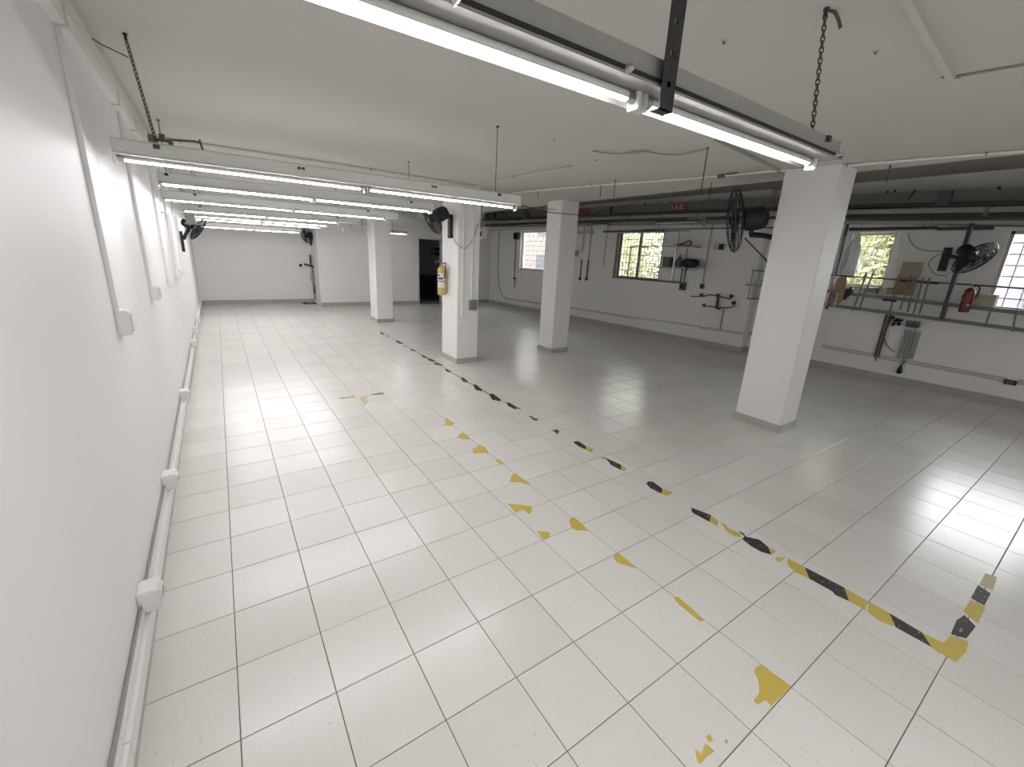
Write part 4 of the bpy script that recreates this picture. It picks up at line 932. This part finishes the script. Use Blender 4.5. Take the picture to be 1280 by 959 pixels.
for z in (1.14, 1.40, 1.66): MB().bar((xr, 2.78, z), (WN, 2.78, z), .02, .02).build('wall_arm', 'darksteel', t)

# ------------------------------------------------------------------ steel rack on the near right wall
xk = WN - .30
t = thing('steel_rack', 'long dark steel rack with posts, rails and hanging bars on the near right wall', 'rack', (xk, .6, 1.09))
MB().bar((xk, 1.73, 1.667), (xk, -2.2, 1.60), .025, .022).build('upper_rail', 'darksteel', t)
MB().bar((xk, 1.73, 1.395), (xk, -2.2, 1.26), .05, .055).build('middle_rail', 'galv', t)
MB().bar((xk, 1.73, 1.165), (xk, -2.2, 1.05), .04, .05).build('lower_rail', 'galv', t)
MB().bar((xk - .01, 1.67, 1.09), (xk - .01, 1.665, 2.55), .045, .03, (0, 1, 0)).build('post', 'darksteel', t)
MB().bar((xk - .04, 1.665, 1.15), (xk - .04, 1.66, 2.3), .006, .008, (0, 1, 0)).build('post_edge', 'steel', t)
MB().bar((xk - .02, .195, 1.12), (xk - .02, .20, 2.46), .06, .05, (0, 1, 0)).build('post', 'darksteel', t)
MB().bar((xk - .055, .168, 1.35), (xk - .055, .173, 2.42), .004, .007, (0, 1, 0)).build('post_edge', 'steel', t)
for y0, z1, y1, z0 in ((1.23, 1.73, 1.28, 1.11), (1.146, 1.735, 1.20, 1.15), (.806, 1.735, .80, 1.13), (.679, 1.72, .686, 1.2), (.624, 1.72, .59, 1.18), (.529, 1.70, .518, 1.16), (.458, 1.71, .45, 1.17), (-.258, 1.33, -.259, 1.08), (-.485, 1.36, -.52, 1.06)):
    MB().bar((xk - .03, y0, z1), (xk - .03, y1, z0), .02, .02, (0, 1, 0)).build('hanging_bar', 'galv', t)
for y in (1.6, .9, .2, -.6, -1.6):
    for z in (1.385 - (1.73 - y) * .034, 1.155 - (1.73 - y) * .029): MB().bar((xk, y, z), (WN, y, z), .03, .03).build('wall_arm', 'galv', t)
for y, z in ((1.50, 1.66), (.72, 1.638), (.50, 1.634), (.40, 1.63)): MB().bar((xk - .015, y + .07, z), (xk - .015, y - .06, z), .03, .026).build('hook_strip', 'black', t)
extinguisher('red fire extinguisher hung in front of the steel rack', (xk - .11, -.015, 1.26), .36, .056, 'redext', (-.8, -.6), labels=False)
def crate(name, label, cat, a, b_, mat, lid=None):
    t = thing(name, label, cat, ((a[0] + b_[0]) / 2, (a[1] + b_[1]) / 2, a[2]))
    MB().bbox(a, b_, .005).build('body', mat, t)
    if lid: MB().box((a[0] - .003, a[1], b_[2] - lid), (a[0], b_[1], b_[2] - lid + .012)).build('seam', 'greywire', t)
    return t
crate('storage_box', 'beige box standing on the middle rail right of the red extinguisher', 'box', (xk - .04, -.27, 1.36), (xk + .14, -.07, 1.52), 'beige', .05)
crate('storage_box', 'yellow-brown box on the sill of the small leafy window', 'box', (WN - .12, 1.10, 1.40), (WN - .01, 1.27, 1.50), 'beige', .03)
t = thing('board_panel', 'beige board leaning behind the steel rack bars', 'board', (WN - .05, .74, 1.42))
MB().bar((WN - .06, .77, 1.42), (WN - .02, .77, 1.93), .25, .012, (1, 0, 0)).build('sheet', 'beige', t)
MB().bar((WN - .075, .80, 1.42), (WN - .04, .80, 1.70), .22, .012, (1, 0, 0)).build('front_sheet', 'cardboard', t)
t = thing('cardboard_flap', 'torn cardboard hanging at the left end of the steel rack', 'cardboard', (xk, 1.52, 1.18))
cf = MB(); P = [(1.60, 1.62), (1.52, 1.66), (1.47, 1.64), (1.44, 1.40), (1.45, 1.25), (1.50, 1.19), (1.57, 1.22), (1.62, 1.42)]
cf.add([(xk - .06, y, z) for y, z in P] + [(xk - .045, y, z) for y, z in P], [tuple(range(8)), tuple(range(8, 16))[::-1]] + [(i, (i + 1) % 8, 8 + (i + 1) % 8, 8 + i) for i in range(8)])
cf.build('sheet', 'cardboard', t); MB().bar((xk - .063, 1.60, 1.42), (xk - .063, 1.45, 1.40), .004, .008).build('crease', 'brown', t)
t = thing('black_pouch', 'black pointed pouch hanging right of the torn cardboard', 'pouch', (xk, 1.39, 1.27))
pp = MB(); P = [(1.44, 1.46), (1.36, 1.48), (1.335, 1.45), (1.345, 1.40), (1.385, 1.33), (1.425, 1.27), (1.445, 1.30)]
pp.add([(xk - .09, y, z) for y, z in P] + [(xk - .03, y, z) for y, z in P], [tuple(range(7)), tuple(range(7, 14))[::-1]] + [(i, (i + 1) % 7, 7 + (i + 1) % 7, 7 + i) for i in range(7)])
pp.build('pouch', 'black', t); MB().box((xk - .06, 1.37, 1.46), (xk - .05, 1.40, 1.50)).build('loop', 'black', t)
t = thing('plastic_bag', 'crumpled whitish plastic bag hanging beside the left rack post', 'bag', (xk, 1.55, 1.68))
bg_ = MB().lathe([(.03, .72), (.05, .60), (.09, .45), (.12, .25), (.13, .10), (.10, .02), (.03, 0)], (xk + .165, 1.55, 1.66), n=16)
R_ = random.Random(5)
for v in bg_.v: v += Vector((R_.uniform(-.02, .02), R_.uniform(-.02, .02), R_.uniform(-.012, .012)))
bg_.build('bag', 'bag', t, smooth=False); MB().tube([(xk + .165, 1.55, 2.36), (xk + .10, 1.62, 2.46)], .006, 5).build('string', 'greywire', t)
t = thing('black_bar', 'short black tool with a bright tip resting under the middle rail', 'tool', (xk - .06, .83, 1.32))
MB().bar((xk - .07, .92, 1.335), (xk - .07, .745, 1.33), .035, .035).build('grip', 'black', t)
MB().bar((xk - .07, .745, 1.33), (xk - .07, .70, 1.328), .02, .022).build('tip', 'reflector', t)
t = thing('tin_pot', 'small brown tin standing on the middle rail of the rack', 'tin', (xk, .88, 1.415))
MB().lathe([(.045, 0), (.05, .01), (.05, .09)], (xk, .88, 1.415), n=12).build('body', 'cardboard', t, smooth=True)
MB().lathe([(.052, .088), (.052, .105), (.01, .108)], (xk, .88, 1.415), n=12).build('lid', 'brown', t)
t = thing('tool_cluster', 'bunch of red and steel tools hanging at the lower left rack post', 'tool', (xk - .05, 1.65, 1.1))
for k, (y, mt_) in enumerate(((1.67, 'steel'), (1.63, 'redtool'), (1.60, 'redtool'), (1.57, 'galv'), (1.54, 'steel'))):
    MB().tube([(xk - .06, y, 1.38), (xk - .06, y + .015, 1.14 + .02 * (k % 2))], .012, 6).build('tool', mt_, t)
# lower right wall services
t = thing('pipe_pair', 'pair of brown pipes rising from the low conduit', 'pipe', (WN, .87, .36))
for dy in (0, .045): MB().tube([(WN - .03, .86 + dy, .37), (WN - .03, .86 + dy, 1.12)], .016, 8).build('pipe', 'brown', t, smooth=True)
MB().tube([(WN - .03, .88, .37), (WN - .03, .88, .30)], .010, 6).build('tail', 'brown', t)
conduit('looped_cable', 'dark cable looping from the black plug cluster', 'cable', smooth_pts([(WN - .03, .83, 1.05), (WN - .03, .855, .85), (WN - .03, .84, .67), (WN - .03, .74, .54), (WN - .03, .67, .515)]), .006, 'wire', n=6)
t = thing('plug_cluster', 'cluster of black plugs under the steel rack', 'plug', (WN - .05, .77, .93))
for y, z, dy, dz in ((.80, 1.04, .02, .03), (.78, .99, -.05, .05), (.74, 1.0, -.06, .03), (.78, .96, .0, -.04), (.72, .95, -.03, .02)):
    MB().tube([(WN - .05, y, z), (WN - .07, y + dy, z + dz)], [.028, .018], 7).build('plug', 'black', t)
t = thing('tap_row', 'row of metal taps with grey pipes standing on the near right wall', 'taps', (WN - .05, .52, .40))
for k in range(5):
    y = .615 - k * .034
    MB().tube([(WN - .035, y, .42), (WN - .035, y, .90 + .02 * (k % 2))], .011, 7).build('pipe', 'greypipe', t, smooth=True)
    MB().lathe([(.014, 0), (.018, .03), (.012, .06), (.016, .09)], (WN - .05, y, .93), n=8).build('tap', 'greybox', t, smooth=True)
    MB().bar((WN - .05, y, 1.03), (WN - .11, y - .01, 1.035), .012, .012).build('lever', 'darksteel', t)
    MB().lathe([(.010, 0), (.013, .02)], (WN - .07, y, .885), (-1, 0, 0), 8).build('nozzle', 'steel', t)
t = thing('flat_duct', 'wide flat grey duct right of the tap pipes', 'duct', (WN, .47, .43))
MB().bar((WN - .02, .465, .43), (WN - .02, .465, .86), .012, .075, (0, 1, 0)).build('duct', 'greypipe', t)
MB().bar((WN - .03, .465, .855), (WN - .03, .465, .875), .02, .09, (0, 1, 0)).build('collar', 'steel', t)
t = thing('hanging_plug', 'black plug on short wires hanging below the low conduit', 'plug', (WN - .04, .54, .17))
MB().tube([(WN - .04, .50, .40), (WN - .04, .54, .28)], .006, 5).tube([(WN - .04, .53, .40), (WN - .04, .55, .28)], .006, 5).build('wire', 'wire', t)
MB().lathe([(.012, .14), (.03, .08), (.035, .02), (.02, 0)], (WN - .04, .54, .17), n=9).build('plug', 'black', t, smooth=True)
conduit('wall_conduit', 'thin wall conduit between the leafy window and the beige board', 'conduit', [(WN - .02, 1.04, 2.4), (WN - .02, .90, 1.36)], .006, 'column')

# ------------------------------------------------------------------ end wall and partition items
t = thing('cable_stand', 'dark bunch of cables and brackets beside the end wall corner', 'cables', (2.50, 13.2, 0))
xw = 2.50
MB().tube([(xw, 13.15, 1.48), (xw - .01, 13.12, 1.15)], .03, 8).build('column_bracket', 'darksteel', t)
MB().bar((xw - .2, 13.1, 1.20), (xw + .06, 13.1, 1.13), .03, .05).build('cross_arm', 'black', t)
MB().lathe([(.03, 0), (.045, .04), (.03, .08)], (xw - .30, 13.1, 1.12), n=9).build('loose_plug', 'black', t, smooth=True)
for k, (dx, sw_) in enumerate(((0, .03), (.03, -.02), (.05, .04))):
    MB().tube(smooth_pts([(xw + dx, 13.12, 1.15), (xw + dx - sw_, 13.1, .8), (xw + dx + sw_, 13.1, .45), (xw + dx + .02, 13.08, .12)]), .009, 6).build('cable', 'wire', t, smooth=True)
MB().lathe([(.02, 0), (.05, .1), (.03, .28)], (xw + .04, 13.1, .28), n=9).build('cable_bundle', 'greybox', t, smooth=True)
t = thing('floor_board', 'flat brown board on the floor at the end wall corner', 'board', (2.45, 13.0, 0))
MB().bbox((2.16, 12.95, .002), (2.54, 13.15, .03), .006).build('board', 'brown', t)
MB().box((2.2, 13.0, .03), (2.3, 13.06, .05)).build('offcut', 'black', t)
t = thing('light_switch', 'small switch on a thin conduit on the partition wall', 'switch', (4.66, YP, 1.06))
MB().bbox((4.63, YP - .04, 1.06), (4.70, YP, 1.20), .006).build('box', 'greybox', t)
MB().tube([(4.655, YP - .012, 1.2), (4.645, YP - .012, 2.1)], .007, 6).build('conduit', 'greypipe', t)
MB().tube([(4.66, YP - .012, 1.06), (4.67, YP - .012, .62)], .004, 5).build('lower_wire', 'column', t)
for x, lb_ in ((4.76, 'left small white plate on the partition wall'), (4.86, 'right small white plate on the partition wall')):
    t = thing('blank_plate', lb_, 'plate', (x, YP, 1.45)); MB().bbox((x - .03, YP - .01, 1.44), (x + .03, YP, 1.53), .003).build('plate', 'plastic', t)
    MB().lathe([(.005, 0), (.004, .002)], (x, YP - .01, 1.485), (0, -1, 0), 6).build('screw', 'greywire', t)

# ------------------------------------------------------------------ worn floor tape
TAPE = [('k', [(2.841, 0.065), (2.88, -0.066), (2.795, -0.107), (2.792, -0.044), (2.792, 0.027)]), ('y', [(2.88, -0.066), (2.859, -0.136), (2.796, -0.166), (2.795, -0.107)]), ('y', [(2.848, -0.157), (2.87, -0.182), (2.838, -0.218), (2.862, -0.299), (2.817, -0.316), (2.794, -0.288), (2.796, -0.231), (2.829, -0.197)]), ('k', [(2.876, -0.27), (2.881, -0.302), (2.856, -0.332), (2.905, -0.396), (2.877, -0.466), (2.817, -0.513), (2.788, -0.463), (2.787, -0.403), (2.806, -0.338), (2.854, -0.323)]), ('y', [(2.883, -0.469), (2.877, -0.515), (2.817, -0.513)]), ('y', [(2.807, -0.544), (2.845, -0.545), (2.832, -0.559), (2.88, -0.575), (2.789, -0.574), (2.787, -0.557)]), ('y', [(2.874, -0.584), (2.879, -0.678), (2.794, -0.736), (2.78, -0.667), (2.806, -0.614)]), ('k', [(2.879, -0.678), (2.891, -0.875), (2.795, -0.931), (2.78, -0.873), (2.797, -0.85), (2.794, -0.736)]), ('y', [(2.891, -0.875), (2.887, -0.986), (2.798, -1.004), (2.795, -0.931)]), ('y', [(2.887, -0.993), (2.885, -1.079), (2.798, -1.129), (2.773, -1.062), (2.794, -1.013)]), ('k', [(2.885, -1.079), (2.874, -1.213), (2.802, -1.264), (2.8, -1.198), (2.798, -1.129)]), ('y', [(2.874, -1.213), (2.886, -1.29), (2.786, -1.299), (2.802, -1.264)]), ('y', [(2.886, -1.29), (2.982, -1.299), (3.011, -1.356), (2.913, -1.364), (2.825, -1.356), (2.787, -1.351), (2.791, -1.335), (2.798, -1.299)]), ('k', [(3.141, -1.289), (3.231, -1.303), (3.177, -1.354), (3.064, -1.348), (3.024, -1.345), (2.995, -1.296)]), ('y', [(3.26, -1.293), (3.415, -1.295), (3.421, -1.354), (3.216, -1.356)]), ('k', [(3.441, -1.293), (3.626, -1.291), (3.596, -1.347), (3.429, -1.347)]), ('f', [(3.641, -1.295), (3.818, -1.292), (3.835, -1.34), (3.649, -1.348)]), ('k', [(2.875, 2.629), (2.908, 2.589), (2.893, 2.416), (2.833, 2.37), (2.826, 2.51)]), ('f', [(2.901, 2.427), (2.908, 2.355), (2.831, 2.364)]), ('b', [(2.846, 2.121), (2.886, 2.114), (2.869, 2.054), (2.896, 2.008), (2.853, 1.97), (2.821, 2.012), (2.846, 2.046)]), ('b', [(2.832, 1.683), (2.899, 1.672), (2.875, 1.614), (2.812, 1.578), (2.833, 1.636)]), ('k', [(2.835, 1.36), (2.896, 1.354), (2.88, 1.224), (2.821, 1.176), (2.816, 1.268)]), ('y', [(2.88, 1.224), (2.903, 1.147), (2.826, 1.093), (2.821, 1.176)]), ('y', [(2.846, 1.004), (2.869, 0.964), (2.858, 0.916), (2.824, 0.962)]), ('k', [(2.869, 0.964), (2.891, 0.791), (2.816, 0.729), (2.811, 0.835)]), ('y', [(2.891, 0.791), (2.878, 0.716), (2.827, 0.696), (2.816, 0.729)]), ('k', [(2.826, 0.466), (2.867, 0.479), (2.899, 0.454), (2.875, 0.344), (2.806, 0.305), (2.798, 0.404)]), ('y', [(2.875, 0.344), (2.904, 0.267), (2.825, 0.255), (2.806, 0.305)]), ('k', [(2.879, 7.643), (2.918, 7.654), (2.915, 7.434), (2.886, 7.383), (2.85, 7.45)]), ('k', [(2.89, 7.271), (2.916, 7.284), (2.915, 7.163), (2.889, 7.123), (2.876, 7.171)]), ('k', [(2.888, 6.68), (2.945, 6.679), (2.944, 6.382), (2.913, 6.326), (2.843, 6.413)]), ('k', [(2.874, 6.19), (2.9, 6.198), (2.912, 6.112), (2.889, 6.081), (2.87, 6.124)]), ('k', [(2.871, 5.84), (2.911, 5.841), (2.929, 5.696), (2.9, 5.649), (2.858, 5.718)]), ('k', [(2.867, 5.299), (2.908, 5.297), (2.92, 5.14), (2.892, 5.099), (2.847, 5.164)]), ('k', [(2.87, 5.062), (2.92, 5.055), (2.942, 4.879), (2.906, 4.82), (2.85, 4.91)]), ('k', [(2.852, 4.752), (2.906, 4.742), (2.945, 4.596), (2.91, 4.541), (2.847, 4.631)]), ('k', [(2.859, 4.343), (2.896, 4.338), (2.885, 4.167), (2.853, 4.12), (2.82, 4.19)]), ('k', [(2.865, 3.819), (2.904, 3.811), (2.873, 3.604), (2.835, 3.551), (2.802, 3.629)]), ('k', [(2.861, 3.447), (2.906, 3.435), (2.859, 3.186), (2.82, 3.133), (2.777, 3.218)]), ('k', [(2.85, 3.001), (2.904, 2.983), (2.875, 2.746), (2.831, 2.69), (2.774, 2.786)]), ('f', [(2.926, 11.596), (2.887, 9.414), (2.863, 9.355), (2.897, 11.539)]), ('f', [(2.883, 9.397), (2.893, 7.754), (2.867, 7.695), (2.855, 9.342)]), ('f', [(2.911, 7.153), (2.905, 6.73), (2.881, 6.683), (2.888, 7.118)]), ('f', [(2.909, 6.104), (2.894, 5.882), (2.868, 5.833), (2.885, 6.069)]), ('f', [(2.925, 5.685), (2.886, 5.33), (2.851, 5.26), (2.893, 5.632)]), ('f', [(2.939, 4.583), (2.905, 4.371), (2.866, 4.303), (2.906, 4.533)]), ('f', [(2.889, 4.175), (2.889, 3.848), (2.841, 3.767), (2.849, 4.112)]), ('f', [(2.866, 3.592), (2.878, 3.462), (2.838, 3.4), (2.833, 3.547)]), ('f', [(2.872, 3.209), (2.872, 3.014), (2.829, 2.952), (2.837, 3.163)]), ('f', [(2.862, 2.735), (2.874, 2.616), (2.852, 2.59), (2.842, 2.717)]), ('f', [(2.897, 2.447), (2.915, 2.363), (2.891, 2.336), (2.876, 2.428)])]
REM = {'big': [(1.944, -0.86), (1.972, -0.866), (1.98, -0.927), (1.981, -0.988), (1.891, -0.986), (1.818, -0.984), (1.823, -0.958), (1.776, -0.951), (1.773, -0.934), (1.831, -0.929), (1.861, -0.914), (1.891, -0.893), (1.913, -0.866)], 'blade': [(1.969, -0.407), (1.995, -0.42), (1.989, -0.506), (1.973, -0.584), (1.95, -0.574), (1.951, -0.505), (1.953, -0.45)], 'c1': [(1.474, -0.906), (1.497, -0.91), (1.487, -0.928), (1.468, -0.925)], 'c2': [(1.395, -0.913), (1.407, -0.917), (1.401, -0.933), (1.452, -0.919), (1.455, -0.953), (1.413, -0.947), (1.376, -0.949), (1.369, -0.942)], 'c3': [(1.524, -0.952), (1.536, -0.954), (1.532, -0.964), (1.518, -0.962)], 'f1': [(2.0, 1.744), (2.008, 1.69), (1.98, 1.563), (1.912, 1.572)], 'f2': [(1.953, 1.388), (1.999, 1.414), (1.997, 1.385), (1.993, 1.282), (1.958, 1.33)], 'f3': [(1.863, 1.031), (1.942, 1.114), (1.981, 1.127), (1.985, 1.017), (1.989, 0.905), (1.953, 0.946), (1.94, 0.981), (1.919, 0.993)], 'f4': [(1.679, 0.789), (1.816, 0.668), (1.772, 0.613), (1.739, 0.599), (1.736, 0.667), (1.667, 0.668)], 'f5': [(1.67, 0.421), (1.717, 0.391), (1.74, 0.363), (1.706, 0.333), (1.658, 0.333)], 'f6': [(1.941, 0.408), (1.969, 0.418), (1.994, 0.415), (1.989, 0.328), (1.977, 0.248), (1.905, 0.297), (1.901, 0.341)], 'f7': [(1.922, -0.021), (1.957, -0.0), (1.979, -0.005), (1.978, -0.085), (1.972, -0.153), (1.937, -0.106), (1.911, -0.059)], 'g0': [(1.93, 2.374), (2.011, 2.512), (2.008, 2.422), (2.019, 2.31), (1.938, 2.256), (1.939, 2.311), (1.902, 2.291)], 'g1': [(1.878, 1.987), (1.983, 2.07), (1.992, 1.987), (1.981, 1.883), (1.914, 1.918)], 'g2': [(1.886, 1.687), (1.921, 1.69), (1.992, 1.743), (2.008, 1.666), (1.98, 1.54), (1.912, 1.586), (1.85, 1.598)], 'g3': [(1.943, 1.384), (2.009, 1.404), (1.99, 1.299), (1.971, 1.337), (1.942, 1.345)], 't1': [(1.359, 3.548), (1.434, 3.605), (1.51, 3.608), (1.422, 3.495), (1.423, 3.381), (1.341, 3.243), (1.347, 3.382)], 't2': [(1.155, 3.648), (1.326, 3.634), (1.323, 3.604), (1.152, 3.619)], 't3': [(1.512, 3.615), (1.623, 3.635), (1.681, 3.615), (1.659, 3.568), (1.539, 3.586)], 's1': [(1.912, 8.563), (2.005, 8.636), (2.034, 8.446), (1.939, 8.402)], 's2': [(1.92, 7.49), (2.009, 7.565), (2.031, 7.386), (1.945, 7.355)], 's3': [(1.943, 6.66), (2.016, 6.686), (2.024, 6.539), (1.965, 6.544)], 's4': [(1.941, 6.312), (2.007, 6.337), (2.035, 6.191), (1.966, 6.153)]}
tl = thing('hazard_tape', 'worn black and yellow hazard tape line running the length of the floor', 'tape', (2.84, 2.0, 0))
tname = {'k': 'black_stripe', 'y': 'yellow_stripe', 'f': 'faded_stripe', 'b': 'scuffed_stripe'}
for c_, poly in TAPE:
    MB().prism([tuple(p) for p in poly], 0, .0014).build(tname[c_], {'k': 'tk', 'y': 'ty', 'f': 'tf', 'b': 'tb'}[c_], tl)
REML = {'big': 'largest yellow tape remnant at a tile corner in the foreground', 'blade': 'long thin yellow tape sliver beside a joint in the foreground',
 'c1': 'tiny yellow tape flake nearest the bottom edge, upper one of three', 'c2': 'ragged yellow tape flake nearest the bottom edge of the picture', 'c3': 'round yellow tape speck right of the ragged flake',
 'f4': 'yellow tape remnant with a notch left of the remnant row', 'f5': 'small yellow tape remnant below the notched one', 'f6': 'half-round yellow tape remnant across a joint left of the tape line',
 'f7': 'leaf-shaped yellow tape remnant between the half-round one and the sliver', 'f3': 'yellow tape remnant with a trailing tail in the middle of the floor', 'f2': 'small torn yellow tape chip above the tailed remnant',
 'g2': 'yellow fan-shaped tape remnant largest of the far remnants', 'g1': 'yellow triangular tape remnant next beyond the fan-shaped one', 'g0': 'farthest small yellow triangular tape remnant of the row',
 't1': 'pale yellow glue mark shaped like a torn T', 't2': 'thin brown tape streak left of the torn T mark', 't3': 'thin brown tape streak right of the torn T mark',
 's1': 'farthest brown smudge on the floor', 's2': 'second farthest brown smudge on the floor', 's3': 'third farthest brown smudge on the floor', 's4': 'nearest of the four brown smudges near the far column'}
for k, poly in REM.items():
    if k not in REML: continue
    mat = 'ty' if k[0] in 'bcfg' else ('smudge' if k[0] == 's' else ('tf' if k == 't1' else 'tb'))
    o = MB().prism([tuple(p) for p in poly], 0, .0012).build('tape_remnant' if k[0] != 's' else 'floor_smudge', mat)
    tag(o, REML[k], 'tape' if k[0] != 's' else 'smudge')
